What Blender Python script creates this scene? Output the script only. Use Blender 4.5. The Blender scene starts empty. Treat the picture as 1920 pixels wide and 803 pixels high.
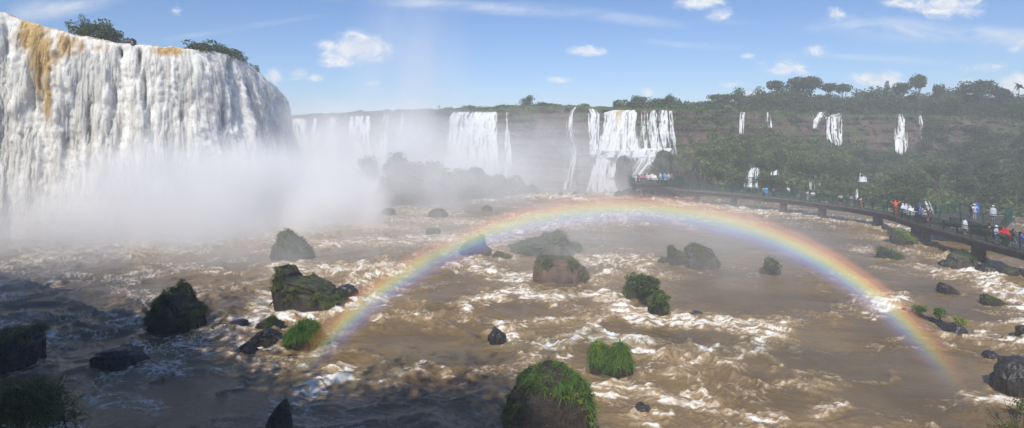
import bpy, bmesh, math, random
import numpy as np
from mathutils import Vector

# ------------------------------------------------------------------ basics
SC = bpy.context.scene
COL = SC.collection
SKY_S=.088; CLOUD_S=.95; SUN_S=4.2; EXPO=0.18; VB=8
F = 1026.0          # focal length in photograph pixels
HZ = 250.0          # horizon row of the photograph
H = 12.0            # eye height above the river
R_ = np.random.default_rng

def W3(px, py, D):
    return np.array([(px - 960.0) / F * D, D, H + (HZ - py) / F * D])

def WZ(px, py, z=0.0):
    D = (H - z) * F / (py - HZ)
    return np.array([(px - 960.0) / F * D, D, z])

# ------------------------------------------------------------------ noise
_r = R_(7)
_P = _r.permutation(256).astype(np.int32)
_P = np.concatenate([_P, _P])
_ang = _r.random(256) * 2 * np.pi
_G2 = np.stack([np.cos(_ang), np.sin(_ang)], 1)
_G3 = _r.normal(size=(256, 3)); _G3 /= np.linalg.norm(_G3, axis=1, keepdims=True)

def pn2(x, y, s=0):
    x = np.asarray(x, float); y = np.asarray(y, float)
    xi = np.floor(x); yi = np.floor(y); xf = x - xi; yf = y - yi
    xi = (xi.astype(np.int64) + s * 37) & 255; yi = (yi.astype(np.int64) + s * 11) & 255
    u = xf * xf * xf * (xf * (xf * 6 - 15) + 10); v = yf * yf * yf * (yf * (yf * 6 - 15) + 10)
    def g(i, j):
        k = _P[_P[(xi + i) & 255] + ((yi + j) & 255)]
        G = _G2[k]
        return G[..., 0] * (xf - i) + G[..., 1] * (yf - j)
    a = g(0, 0); b = g(1, 0); c = g(0, 1); d = g(1, 1)
    return 1.5 * ((a + u * (b - a)) * (1 - v) + (c + u * (d - c)) * v)

def pn3(x, y, z, s=0):
    x = np.asarray(x, float); y = np.asarray(y, float); z = np.asarray(z, float)
    xi = np.floor(x); yi = np.floor(y); zi = np.floor(z); xf = x - xi; yf = y - yi; zf = z - zi
    xi = (xi.astype(np.int64) + s * 37) & 255; yi = (yi.astype(np.int64) + s * 11) & 255; zi = (zi.astype(np.int64) + s * 5) & 255
    fd = lambda t: t * t * t * (t * (t * 6 - 15) + 10)
    u, v, w = fd(xf), fd(yf), fd(zf)
    def g(i, j, k):
        q = _P[_P[_P[(xi + i) & 255] + ((yi + j) & 255)] + ((zi + k) & 255)]
        G = _G3[q]
        return G[..., 0] * (xf - i) + G[..., 1] * (yf - j) + G[..., 2] * (zf - k)
    L = lambda a, b, t: a + t * (b - a)
    return 1.5 * L(L(L(g(0,0,0), g(1,0,0), u), L(g(0,1,0), g(1,1,0), u), v),
                   L(L(g(0,0,1), g(1,0,1), u), L(g(0,1,1), g(1,1,1), u), v), w)

def fbm2(x, y, o=4, s=0, gain=.5):
    r = 0; a = 1.0
    for i in range(o):
        r = r + a * pn2(x, y, s + i); a *= gain; x = x * 2.03; y = y * 2.03
    return r

def fbm3(x, y, z, o=4, s=0, gain=.5):
    r = 0; a = 1.0
    for i in range(o):
        r = r + a * pn3(x, y, z, s + i); a *= gain; x = x * 2.03; y = y * 2.03; z = z * 2.03
    return r

def sstep(a, b, x):
    t = np.clip((x - a) / (b - a), 0, 1)
    return t * t * (3 - 2 * t)

# ------------------------------------------------------------------ objects
def link(o, parent=None):
    COL.objects.link(o)
    if parent is not None:
        o.parent = parent
    return o

def tag(o, label=None, cat=None, group=None, kind=None):
    if label: o['label'] = label
    if cat: o['category'] = cat
    if group: o['group'] = group
    if kind: o['kind'] = kind
    return o

def empty(name, loc=(0, 0, 0), rz=0.0):
    o = bpy.data.objects.new(name, None)
    o.empty_display_size = .2
    o.location = loc; o.rotation_euler = (0, 0, rz)
    return link(o)

def mesh_np(name, v, faces, mat=None, parent=None, attrs=None, smooth=True, mats=None, midx=None):
    """v (N,3); faces: (M,4) or (M,3) int array, or a list of such arrays."""
    v = np.asarray(v, np.float32)
    if isinstance(faces, np.ndarray): faces = [faces]
    faces = [np.asarray(f, np.int32) for f in faces if len(f)]
    me = bpy.data.meshes.new(name)
    me.vertices.add(len(v)); me.vertices.foreach_set('co', v.ravel())
    nl = sum(f.size for f in faces); nf = sum(len(f) for f in faces)
    me.loops.add(nl); me.polygons.add(nf)
    me.loops.foreach_set('vertex_index', np.concatenate([f.ravel() for f in faces]))
    starts = []; off = 0
    for f in faces:
        k = f.shape[1]
        starts.append(off + np.arange(len(f)) * k); off += f.size
    me.polygons.foreach_set('loop_start', np.concatenate(starts).astype(np.int32))
    me.polygons.foreach_set('use_smooth', np.full(nf, smooth, bool))
    if midx is not None:
        me.polygons.foreach_set('material_index', np.asarray(midx, np.int32))
    for k, a in (attrs or {}).items():
        at = me.attributes.new(k, 'FLOAT', 'POINT')
        at.data.foreach_set('value', np.asarray(a, np.float32).ravel())
    me.update(calc_edges=True); me.validate()
    if mats:
        for m in mats: me.materials.append(m)
    elif mat is not None:
        me.materials.append(mat)
    o = bpy.data.objects.new(name, me)
    return link(o, parent)

def grid_faces(nr, nc, keep=None):
    i = np.arange(nr - 1)[:, None] * nc + np.arange(nc - 1)[None, :]
    f = np.stack([i, i + 1, i + 1 + nc, i + nc], -1)
    if keep is not None:
        return f[keep]
    return f.reshape(-1, 4)

def compact(v, f, attrs=None):
    used = np.unique(f); mp = np.full(len(v), -1); mp[used] = np.arange(len(used))
    return v[used], mp[f], {k: np.asarray(a).ravel()[used] for k, a in (attrs or {}).items()}

class MB:
    """collects boxes and tubes into one mesh"""
    def __init__(s): s.v = []; s.f = []; s.n = 0
    def add(s, v, f):
        s.v.append(np.asarray(v, float)); s.f += [tuple(int(i) + s.n for i in q) for q in f]; s.n += len(v)
    def box(s, a, b, w, h, up=(0, 0, 1)):
        """a bar from a to b, width w (sideways) and height h (along up)"""
        a = np.asarray(a, float); b = np.asarray(b, float); d = b - a; d /= np.linalg.norm(d) + 1e-9
        up = np.asarray(up, float)
        if abs(d @ up) > .95: up = np.array([1., 0, 0])
        r = np.cross(d, up); r /= np.linalg.norm(r); u = np.cross(r, d)
        v = [c + r * w / 2 * i + u * h / 2 * j for c in (a, b) for i, j in ((-1, -1), (1, -1), (1, 1), (-1, 1))]
        s.add(v, [(0, 1, 2, 3), (7, 6, 5, 4), (0, 4, 5, 1), (1, 5, 6, 2), (2, 6, 7, 3), (3, 7, 4, 0)])
    def tube(s, pts, rad, n=6, cap=True):
        pts = np.asarray(pts, float); m = len(pts); rad = np.broadcast_to(rad, (m,))
        t = np.gradient(pts, axis=0); t /= np.linalg.norm(t, axis=1, keepdims=True) + 1e-9
        ref = np.array([.13, .97, .2]) if abs(t[0][2]) > .7 else np.array([0.05, .1, 1.])
        v = []
        for i in range(m):
            r = np.cross(t[i], ref); r /= np.linalg.norm(r) + 1e-9; u = np.cross(r, t[i])
            for k in range(n):
                a = 2 * math.pi * k / n
                v.append(pts[i] + rad[i] * (math.cos(a) * r + math.sin(a) * u))
        f = [(i * n + k, i * n + (k + 1) % n, (i + 1) * n + (k + 1) % n, (i + 1) * n + k) for i in range(m - 1) for k in range(n)]
        if cap:
            f += [tuple(range(n - 1, -1, -1)), tuple((m - 1) * n + k for k in range(n))]
        s.add(v, f)
    def build(s, name, mat, parent=None, smooth=False):
        me = bpy.data.meshes.new(name)
        me.from_pydata(np.concatenate(s.v).tolist(), [], s.f)
        me.polygons.foreach_set('use_smooth', np.full(len(me.polygons), smooth, bool))
        me.materials.append(mat); me.update()
        return link(bpy.data.objects.new(name, me), parent)

# ------------------------------------------------------------------ materials
class NT:
    def __init__(s, tree): s.t = tree; s.n = tree.nodes; s.l = tree.links
    def new(s, typ, ins=None, **kw):
        n = s.n.new(typ)
        for k, v in kw.items(): setattr(n, k, v)
        for k, v in (ins or {}).items(): s.put(n.inputs[k], v)
        return n
    def put(s, sock, v):
        if isinstance(v, bpy.types.NodeSocket): s.l.new(v, sock)
        elif isinstance(v, bpy.types.Node): s.l.new(v.outputs[0], sock)
        else:
            if hasattr(sock.default_value, '__len__') and not hasattr(v, '__len__'): v = (v, v, v)
            if hasattr(sock.default_value, '__len__') and len(sock.default_value) == 4 and len(v) == 3: v = (*v, 1)
            sock.default_value = v
    def math(s, op, a, b=0.0, c=0.0, clamp=False):
        n = s.n.new('ShaderNodeMath'); n.operation = op; n.use_clamp = clamp
        s.put(n.inputs[0], a); s.put(n.inputs[1], b); s.put(n.inputs[2], c)
        return n.outputs[0]
    def vmath(s, op, a, b=(0, 0, 0), c=(0, 0, 0)):
        n = s.n.new('ShaderNodeVectorMath'); n.operation = op
        s.put(n.inputs[0], a); s.put(n.inputs[1], b)
        if op == 'MULTIPLY_ADD': s.put(n.inputs[2], c)
        return n.outputs[1] if op in ('LENGTH', 'DOT_PRODUCT', 'DISTANCE') else n.outputs[0]
    def mix(s, f, a, b):
        n = s.n.new('ShaderNodeMix'); n.data_type = 'RGBA'
        s.put(n.inputs[0], f); s.put(n.inputs[6], a); s.put(n.inputs[7], b)
        return n.outputs[2]
    def noise(s, scale, detail=4, rough=.55, vec=None, dist=0.0):
        n = s.n.new('ShaderNodeTexNoise')
        n.inputs['Scale'].default_value = scale; n.inputs['Detail'].default_value = detail
        n.inputs['Roughness'].default_value = rough; n.inputs['Distortion'].default_value = dist
        if vec is not None: s.put(n.inputs['Vector'], vec)
        return n.outputs[0]
    def step(s, a, b, x, t0=0.0, t1=1.0):
        n = s.n.new('ShaderNodeMapRange'); n.interpolation_type = 'SMOOTHSTEP'
        s.put(n.inputs[0], x); n.inputs[1].default_value = a; n.inputs[2].default_value = b
        n.inputs[3].default_value = t0; n.inputs[4].default_value = t1
        return n.outputs[0]
    def attr(s, name):
        n = s.n.new('ShaderNodeAttribute'); n.attribute_name = name
        return n.outputs['Fac']
    def geo(s): return s.n.new('ShaderNodeNewGeometry')
    def objco(s): return s.n.new('ShaderNodeTexCoord').outputs['Object']
    def bump(s, h, strength=.5, dist=.05):
        n = s.n.new('ShaderNodeBump'); n.inputs['Strength'].default_value = strength; n.inputs['Distance'].default_value = dist
        s.put(n.inputs['Height'], h)
        return n.outputs[0]

def material(name):
    m = bpy.data.materials.new(name); m.use_nodes = True
    nt = NT(m.node_tree)
    b = m.node_tree.nodes['Principled BSDF']
    return m, nt, b

def simple_mat(name, col, rough=.8, var=.25, scale=3.0, spec=.3):
    m, nt, b = material(name)
    n = nt.noise(scale, 4, .6, nt.objco())
    d = [c * (1 - var) for c in col]; e = [min(1, c * (1 + var)) for c in col]
    nt.put(b.inputs['Base Color'], nt.mix(nt.step(.3, .7, n), d, e))
    b.inputs['Roughness'].default_value = rough
    b.inputs['Specular IOR Level'].default_value = spec
    return m

def leaf_mat(name, c1, c2, c3=None, transl=.35, rough=.55):
    m, nt, b = material(name)
    t = nt.attr('tint')
    col = nt.mix(t, c1, c2)
    if c3 is not None:
        col = nt.mix(nt.step(.86, .95, t), col, c3)
    nt.put(b.inputs['Base Color'], col)
    b.inputs['Roughness'].default_value = rough
    b.inputs['Specular IOR Level'].default_value = .25
    tr = nt.new('ShaderNodeBsdfTranslucent', {'Color': col})
    mx = nt.new('ShaderNodeMixShader', {0: transl})
    nt.l.new(b.outputs[0], mx.inputs[1]); nt.l.new(tr.outputs[0], mx.inputs[2])
    nt.l.new(mx.outputs[0], m.node_tree.nodes['Material Output'].inputs['Surface'])
    return m

def rock_mat(name, dark, mid, light, moss=None, rough=.55, scale=1.6, bump=.6):
    m, nt, b = material(name)
    oc = nt.objco()
    n1 = nt.noise(scale, 6, .62, oc); n2 = nt.noise(scale * 5, 5, .65, oc, .4)
    col = nt.mix(nt.step(.35, .62, n1), dark, mid)
    col = nt.mix(nt.math('MULTIPLY', nt.step(.52, .75, n2), .7), col, light)
    if moss is not None:
        g = nt.geo()
        nz = nt.new('ShaderNodeSeparateXYZ', {0: g.outputs['Normal']}).outputs[2]
        mm = nt.math('MULTIPLY', nt.step(.1, .7, nz), nt.step(.42, .58, nt.noise(scale * 2.2, 4, .6, oc)))
        col = nt.mix(mm, col, moss)
    nt.put(b.inputs['Base Color'], col)
    nt.put(b.inputs['Roughness'], nt.step(.3, .7, n2, rough - .2, rough + .2))
    nt.put(b.inputs['Normal'], nt.bump(nt.math('ADD', n1, nt.math('MULTIPLY', n2, .5)), bump, .12))
    return m

MAT = {}
MAT['basalt'] = rock_mat('wet_basalt', (.014, .012, .011), (.035, .03, .026), (.075, .065, .055), None, .35)
MAT['mossrock'] = rock_mat('mossy_rock', (.016, .013, .01), (.045, .034, .025), (.11, .085, .062), (.055, .075, .016), .7, 1.8, .9)
MAT['redrock'] = rock_mat('red_brown_rock', (.045, .026, .017), (.13, .075, .05), (.2, .14, .1), (.06, .07, .02), .7, 1.2)
MAT['brownrock'] = rock_mat('wet_brown_rock', (.008, .006, .004), (.032, .018, .011), (.14, .06, .03), None, .4, 2.2, 1.0)
MAT['greyrock'] = rock_mat('grey_columnar_rock', (.03, .026, .021), (.07, .06, .049), (.14, .125, .1), (.06, .08, .02), .75, 1.5)
MAT['grass'] = leaf_mat('river_grass', (.035, .075, .012), (.13, .2, .03), (.22, .17, .06), .35)
MAT['brightgrass'] = leaf_mat('bright_river_grass', (.04, .12, .012), (.15, .27, .035), (.25, .32, .05), .4)
MAT['yellowleaf'] = leaf_mat('yellow_green_leaf', (.16, .26, .02), (.34, .42, .04), None, .4)
MAT['duskgrass'] = leaf_mat('olive_grass', (.07, .10, .022), (.2, .235, .05), (.24, .2, .08), .4)
MAT['leaf'] = leaf_mat('forest_leaf', (.028, .054, .018), (.12, .17, .05), (.15, .15, .06), .3)
MAT['leaf2'] = leaf_mat('forest_leaf_olive', (.036, .066, .02), (.21, .27, .075), (.25, .22, .09), .3)
MAT['shrubleaf'] = leaf_mat('shrub_leaf', (.03, .06, .014), (.09, .14, .03), (.13, .13, .05), .3)
MAT['bark'] = simple_mat('bark', (.09, .072, .055), .9, .4, 6)
MAT['twig'] = simple_mat('dry_twig', (.06, .045, .03), .9, .4, 9)
MAT['wetwood'] = simple_mat('wet_driftwood', (.03, .022, .016), .5, .4, 9)

# ------------------------------------------------------------------ leaves and blades
def leaf_quads(P, size, rng, flat=.0, aspect=.6, nrm=None):
    """one diamond leaf per point of P"""
    n = len(P)
    d = rng.normal(size=(n, 3)); d[:, 2] *= (1 - flat)
    if nrm is not None: d = d + nrm * 0.0
    d /= np.linalg.norm(d, axis=1, keepdims=True)
    e = rng.normal(size=(n, 3)); e -= (e * d).sum(1, keepdims=True) * d
    e /= np.linalg.norm(e, axis=1, keepdims=True) + 1e-9
    L = (size * (.6 + .8 * rng.random(n)))[:, None] if np.ndim(size) == 0 else (size * (.6 + .8 * rng.random(n)))[:, None]
    v = np.stack([P - d * L * .5, P + e * L * .5 * aspect, P + d * L * .5, P - e * L * .5 * aspect], 1).reshape(-1, 3)
    f = np.arange(4 * n).reshape(n, 4)
    return v, f

def leaf_object(name, P, size, mat, parent, rng, tint=None, flat=0.0, aspect=.6):
    v, f = leaf_quads(P, size, rng, flat, aspect)
    t = rng.random(len(P)) if tint is None else np.clip(tint + rng.normal(size=len(P)) * .16, 0, 1)
    return mesh_np(name, v, f, mat, parent, {'tint': np.repeat(t, 4)}, smooth=False)

def blades(P, dirs, length, width, rng, droop=.8, seg=4):
    """arching grass blades from P along dirs; returns verts, quads, blade index per vertex"""
    n = len(P)
    up = np.array([0, 0, 1.0])
    d = dirs / (np.linalg.norm(dirs, axis=1, keepdims=True) + 1e-9)
    side = np.cross(d, up) + rng.normal(size=(n, 3)) * .35
    side /= np.linalg.norm(side, axis=1, keepdims=True) + 1e-9
    L = length * (.55 + .75 * rng.random(n)); Wd = width * (.6 + .8 * rng.random(n))
    dr = droop * (.5 + rng.random(n))
    rows = []
    for k in range(seg + 1):
        t = k / seg
        c = P + d * (L * t)[:, None]
        c = c - up[None, :] * (L * dr * t * t)[:, None] * .8
        w = (Wd * (1 - t ** 1.6) * .5 + .002)[:, None]
        rows.append(c - side * w); rows.append(c + side * w)
    v = np.stack(rows, 1)                      # n, 2(seg+1), 3
    m = 2 * (seg + 1)
    base = (np.arange(n) * m)[:, None]
    f = np.concatenate([np.stack([base[:, 0] + 2 * k, base[:, 0] + 2 * k + 1, base[:, 0] + 2 * k + 3, base[:, 0] + 2 * k + 2], 1) for k in range(seg)])
    return v.reshape(-1, 3), f, np.repeat(np.arange(n), m)

def grass_object(name, P, N, rng, mat, parent, length=.5, width=.035, per=14, droop=.8, spread=.7, tintbase=.5):
    n = len(P)
    Pp = np.repeat(P, per, 0) + rng.normal(size=(n * per, 3)) * length * .13
    D = np.repeat(N * .6 + np.array([0, 0, .65]), per, 0) + rng.normal(size=(n * per, 3)) * spread * np.array([1, 1, .5])
    v, f, bi = blades(Pp, D, length, width, rng, droop)
    tuft = np.clip(tintbase + rng.normal(size=n) * .22, 0, 1)
    t = np.clip(np.repeat(tuft, per) + rng.normal(size=n * per) * .18, 0, 1)
    return mesh_np(name, v, f, mat, parent, {'tint': t[bi]}, smooth=True)
# ------------------------------------------------------------------ rocks table (photograph boxes)
# name, x0, x1, ytop, ybase, depth ratio, options
ROCKS = []
def rock(x0, x1, yt, yb, label, **k):
    ROCKS.append(dict(x0=x0, x1=x1, yt=yt, yb=yb, label=label, **k))

rock(948, 1104, 694, 848, 'big brown boulder in front with a thick crown of long green grass', mat='brownrock', sub=5, box=.6, depth=.45, seed=3,
     prof=[(-1, .62), (-.6, .92), (-.1, 1), (.5, .97), (1, .8)], grass=[(-.5, .97, .24), (-.2, 1, .24), (.1, 1, .24), (.4, .98, .24), (.68, .92, .24), (.88, .72, .22), (-.88, .42, .16), (-.8, .78, .16)], gm='brightgrass',
     gn=430, gl=.3, spread=1.0, per=13, region=1, yellow=[(.6, .66, .16), (.82, .42, .14), (.2, .8, .12), (-.6, .66, .1)])
rock(1106, 1148, 648, 706, 'smaller hump of long green grass beside its taller twin', mat='brownrock', sub=4, seed=8, tilt=.3, prof=[(-1, .8), (0, 1), (1, .5)], per=16,
     grass=[(-.5, .9, .6), (.3, .75, .7), (.5, .3, .5), (-.6, .35, .5)], gm='brightgrass', gn=150, gl=.4, spread=1.2, yellow=[(-.2, .9, .3), (.2, .4, .3)])
rock(1142, 1184, 648, 714, 'taller hump of long green grass beside its smaller twin', mat='brownrock', sub=4, seed=9, prof=[(-1, .7), (0, 1), (1, .8)],
     per=16, grass=[(-.2, .95, .6), (.2, .6, .45), (-.6, .4, .5), (.7, .3, .4)], gm='brightgrass', gn=170, gl=.4, spread=1.2, yellow=[(.4, .7, .25), (-.4, .5, .3)])
rock(533, 604, 612, 656, 'round rock hidden under a mop of green grass above small wet rocks', mat='basalt', sub=4, seed=11, prof=[(-1, .5), (-.2, 1), (.4, .95), (1, .5)],
     grass=[(0, .95, .5), (.4, .6, .45), (-.4, .6, .35), (-.5, .15, .35), (.5, .15, .35)], gm='brightgrass', gn=330, gl=.4)
rock(596, 623, 634, 650, 'low black wet stone at the foot of the round grassy mop', mat='basalt', seed=12, prof=[(-1, 1), (1, .3)])
rock(483, 528, 599, 622, 'wet black stone with a single small grass tuft on top', mat='basalt', sub=4, seed=13, grass=[(.0, 1, .3)], gm='duskgrass', gn=40, gl=.28)
rock(478, 523, 621, 650, 'glistening black faceted stone between two other black stones', mat='basalt', sub=4, seed=14, rough=.3)
rock(443, 481, 642, 668, 'bare black peaked stone lowest of the wet stone cluster', mat='basalt', sub=4, seed=15, prof=[(-1, .4), (.1, 1), (1, .5)])
rock(428, 467, 600, 617, 'low black wet stone beside the drifting branches', mat='basalt', seed=16)
rock(526, 642, 504, 583, 'large dark rock rising to a mossy point and sloping down beside white rapids', mat='mossrock', sub=5, box=.45, seed=17, rough=.3,
     prof=[(-1, .95), (-.84, 1.12), (-.68, .82), (-.45, .66), (-.1, .7), (.3, .52), (.7, .36), (1, .15)],
     grass=[(-.9, .95, .16), (-.85, .6, .25), (-.95, .2, .3), (-.2, .8, .25), (.3, .6, .15), (.7, .3, .2), (-.5, .5, .2)], gm='duskgrass', gn=420, gl=.26)
rock(632, 668, 534, 556, 'small dark stone splashed by white water behind the pointed rock', mat='basalt', seed=18, prof=[(-1, .8), (0, 1), (1, .6)])
rock(294, 378, 540, 621, 'tall shaggy rock with a grassy knob over the shaded rapids', mat='mossrock', sub=5, box=.5, seed=19, rough=.3,
     prof=[(-1, .32), (-.78, .48), (-.5, .76), (-.12, 1.08), (.12, .98), (.28, .56), (.7, .5), (1, .35)],
     grass=[(-.1, 1, .3), (.1, .85, .25), (-.45, .8, .25), (-.75, .55, .25), (-.6, .4, .25), (.75, .5, .22), (.6, .3, .2), (.2, .25, .18), (-.9, .3, .15)], gm='duskgrass', gn=620, gl=.4)
rock(-42, 66, 618, 694, 'dark shaded rock with grassy top at the shadowed left bank', mat='basalt', sub=4, box=.7, seed=20, prof=[(-1, .8), (.4, .85), (.8, 1), (1, .9)],
     grass=[(.75, 1, .25), (.2, .9, .5), (-.4, .9, .4)], gm='duskgrass', gn=330, gl=.4)
rock(503, 546, 748, 812, 'smooth dark half sunken rock at the bottom of the shaded water', mat='basalt', sub=4, seed=21, prof=[(-1, .4), (.5, 1), (1, .7)])
rock(178, 266, 652, 692, 'dark hump just breaking the shaded rapids below the shaggy rock', mat='basalt', sub=4, seed=22, low=1)
rock(512, 588, 438, 490, 'misty rock stepping down from a leafy knob near the spray', mat='greyrock', sub=5, box=.6, seed=23, prof=[(-1, .8), (-.6, .85), (-.35, 1), (0, .8), (.5, .5), (1, .3)],
     grass=[(-.35, 1, .3), (.1, .75, .25), (.75, .4, .25), (-.2, .5, .3)], gm='duskgrass', gn=300, gl=.35)
rock(862, 917, 442, 480, 'bluish rock caught under the rainbow with a sharp upper corner', mat='greyrock', sub=4, box=.5, seed=24, prof=[(-1, .35), (-.2, .75), (.4, 1), (.7, .9), (.85, .45), (1, .3)],
     grass=[(.5, .95, .2), (.85, .3, .25)], gm='duskgrass', gn=110, gl=.3)
rock(925, 958, 474, 488, 'low green grassy rock right of the bluish rainbow rock', mat='mossrock', seed=25, prof=[(-1, .8), (-.4, 1), (1, .3)], grass=[(-.3, .9, .7), (.4, .5, .5)], gm='duskgrass', gn=130, gl=.3)
rock(972, 1092, 440, 476, 'long craggy islet with two bushy peaks in mid river', mat='greyrock', sub=5, box=.6, seed=26, rough=.35,
     prof=[(-1, .2), (-.7, .5), (-.35, .6), (-.1, .85), (.1, .8), (.3, 1), (.5, .85), (.65, .5), (.85, .5), (1, .25)],
     grass=[(-.8, .4, .2), (-.1, .9, .2), (.3, 1, .2), (.85, .45, .2), (.1, .4, .25), (-.4, .35, .2)], gm='duskgrass', gn=300, gl=.4)
rock(1003, 1096, 484, 531, 'blocky reddish brown boulder with grass patches on its flat top', mat='redrock', sub=5, box=.35, seed=27,
     prof=[(-1, .8), (-.8, .95), (-.3, 1), (.3, .97), (.7, .85), (1, .45)],
     grass=[(-.55, 1, .25), (-.95, .8, .2), (.0, 1, .12), (.5, .95, .25), (.95, .4, .25), (.1, .3, .12)], gm='duskgrass', gn=240, gl=.33)
rock(1233, 1256, 484, 497, 'small dark mossy stone beside the double peaked islet', mat='mossrock', seed=28, grass=[(0, .9, .4)], gm='duskgrass', gn=30, gl=.25)
rock(1252, 1290, 464, 500, 'narrow leafy peak forming the thin half of the double islet', mat='greyrock', sub=4, seed=29, box=.6, prof=[(-1, .85), (-.5, 1), (0, .7), (1, .6)],
     grass=[(-.5, 1, .3), (.1, .6, .4), (.6, .4, .3)], gm='duskgrass', gn=150, gl=.35)
rock(1284, 1345, 464, 505, 'broad craggy half of the double islet with green tufts', mat='greyrock', sub=5, seed=30, box=.6, rough=.35, prof=[(-1, .5), (-.5, .95), (-.1, 1), (.3, .85), (.6, .7), (1, .3)],
     grass=[(-.3, 1, .35), (.0, .55, .22), (.8, .55, .25), (.3, .3, .2)], gm='duskgrass', gn=240, gl=.35)
rock(1428, 1463, 498, 516, 'low rock under a faint misty shrub in calm water', mat='greyrock', seed=31, low=1)
rock(1168, 1225, 536, 560, 'leafy rock at the upstream end of the diagonal shrub islet', mat='mossrock', sub=4, seed=32, prof=[(-1, .7), (0, 1), (1, .7)], grass=[(-.5, .8, .5), (.4, .9, .5)], gm='duskgrass', gn=150, gl=.4)
rock(1216, 1250, 560, 592, 'leafy rock at the lower end of the diagonal shrub islet', mat='mossrock', sub=4, seed=33, prof=[(-1, .9), (0, 1), (1, .7)], grass=[(-.2, .8, .6), (.5, .5, .5)], gm='duskgrass', gn=130, gl=.4)
rock(1648, 1690, 474, 488, 'low stone carrying a clump of green shoots below the walkway', mat='basalt', seed=34, prof=[(-1, .9), (1, .5)], grass=[(-.4, .9, .6), (.3, .8, .5), (.8, .3, .4)], gm='grass', gn=190, gl=.45)
rock(1670, 1713, 434, 461, 'dark rock with yellow green leafy top against the walkway piers', mat='basalt', sub=4, seed=35, box=.5, prof=[(-1, 1), (0, .8), (1, .5)], grass=[(-.7, .95, .4), (-.1, .6, .45), (.4, .7, .4)], gm='grass', gn=200, gl=.5)
rock(1776, 1820, 477, 508, 'brown fluted boulder with a grassy shoulder near the near pier', mat='greyrock', sub=5, seed=36, box=.4, prof=[(-1, .6), (-.5, .95), (.2, 1), (.7, .9), (1, .5)], grass=[(.4, 1, .3)], gm='grass', gn=80, gl=.35)
rock(1761, 1781, 488, 501, 'small dark stone attached to the brown fluted boulder', mat='basalt', seed=37)
rock(1834, 1871, 497, 515, 'low dark hump at the head of the white chute', mat='basalt', seed=38, sub=4)
rock(1878, 1912, 500, 519, 'low brown mossy hump at the far edge of the white chute', mat='mossrock', seed=39, sub=4)
rock(1763, 1793, 530, 552, 'dark wedge shaped stone tilted in brown water', mat='basalt', seed=40, sub=4, prof=[(-1, .8), (-.6, 1), (1, .2)])
rock(1843, 1882, 554, 576, 'dark round stone with yellowish moss beside the chute', mat='mossrock', seed=41, sub=4, prof=[(-1, .8), (-.4, 1), (1, .3)], grass=[(-.3, 1, .3)], gm='duskgrass', gn=24, gl=.15)
rock(1868, 1950, 672, 742, 'big black rock at the shaded right edge with a drooping plant', mat='basalt', seed=42, sub=5, box=.7, prof=[(-1, .6), (-.4, .95), (1, 1)], grass=[(.5, .8, .25)], gm='duskgrass', gn=30, gl=.25)
rock(1843, 1871, 659, 676, 'small black knob above the big black shaded rock', mat='basalt', seed=43)
rock(1906, 1934, 610, 636, 'black stone cut by the right edge above the shaded rock', mat='basalt', seed=44)
rock(915, 948, 616, 644, 'dark wet stone alone at the head of a foaming wave', mat='basalt', seed=45, sub=4, prof=[(-1, .5), (-.3, 1), (1, .5)])
rock(1189, 1218, 757, 780, 'half drowned dark stone ringed with foam at the bottom', mat='basalt', seed=46, sub=4)
rock(1290, 1316, 584, 592, 'flat dark stone above the long white breaking wave', mat='basalt', seed=47)
rock(713, 742, 390, 406, 'rounded grey stone far out in misty rapids', mat='greyrock', seed=48)
rock(803, 842, 392, 409, 'wide grey stone far out right of the rounded one', mat='greyrock', seed=49, prof=[(-1, .6), (-.5, 1), (.2, 1), (1, .4)])
rock(798, 826, 428, 441, 'dark low stone under the left leg of the rainbow', mat='greyrock', seed=50)
rock(915, 943, 364, 376, 'grey stone in far white ripples below the wooded island', mat='greyrock', seed=51)
rock(905, 922, 385, 397, 'faint grey stone above the top of the rainbow curve', mat='greyrock', seed=52)
rock(1045, 1056, 360, 369, 'tiny dark stone near the foot of the thin far cascade', mat='greyrock', seed=53)
rock(1072, 1084, 359, 369, 'second tiny dark stone by the foot of the wide far falls', mat='greyrock', seed=54)
rock(1150, 1172, 359, 371, 'brownish far stone left of the platform piers', mat='mossrock', seed=55)
rock(1170, 1192, 354, 369, 'brownish far stone touching the platform piers', mat='mossrock', seed=56)
rock(1480, 1530, 356, 376, 'dark far rock seen under the walkway deck', mat='basalt', seed=57)
# the long ledge, in pieces along a diagonal
LEDGE = [(1690, 578), (1715, 588), (1745, 598), (1775, 612), (1808, 626)]

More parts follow.
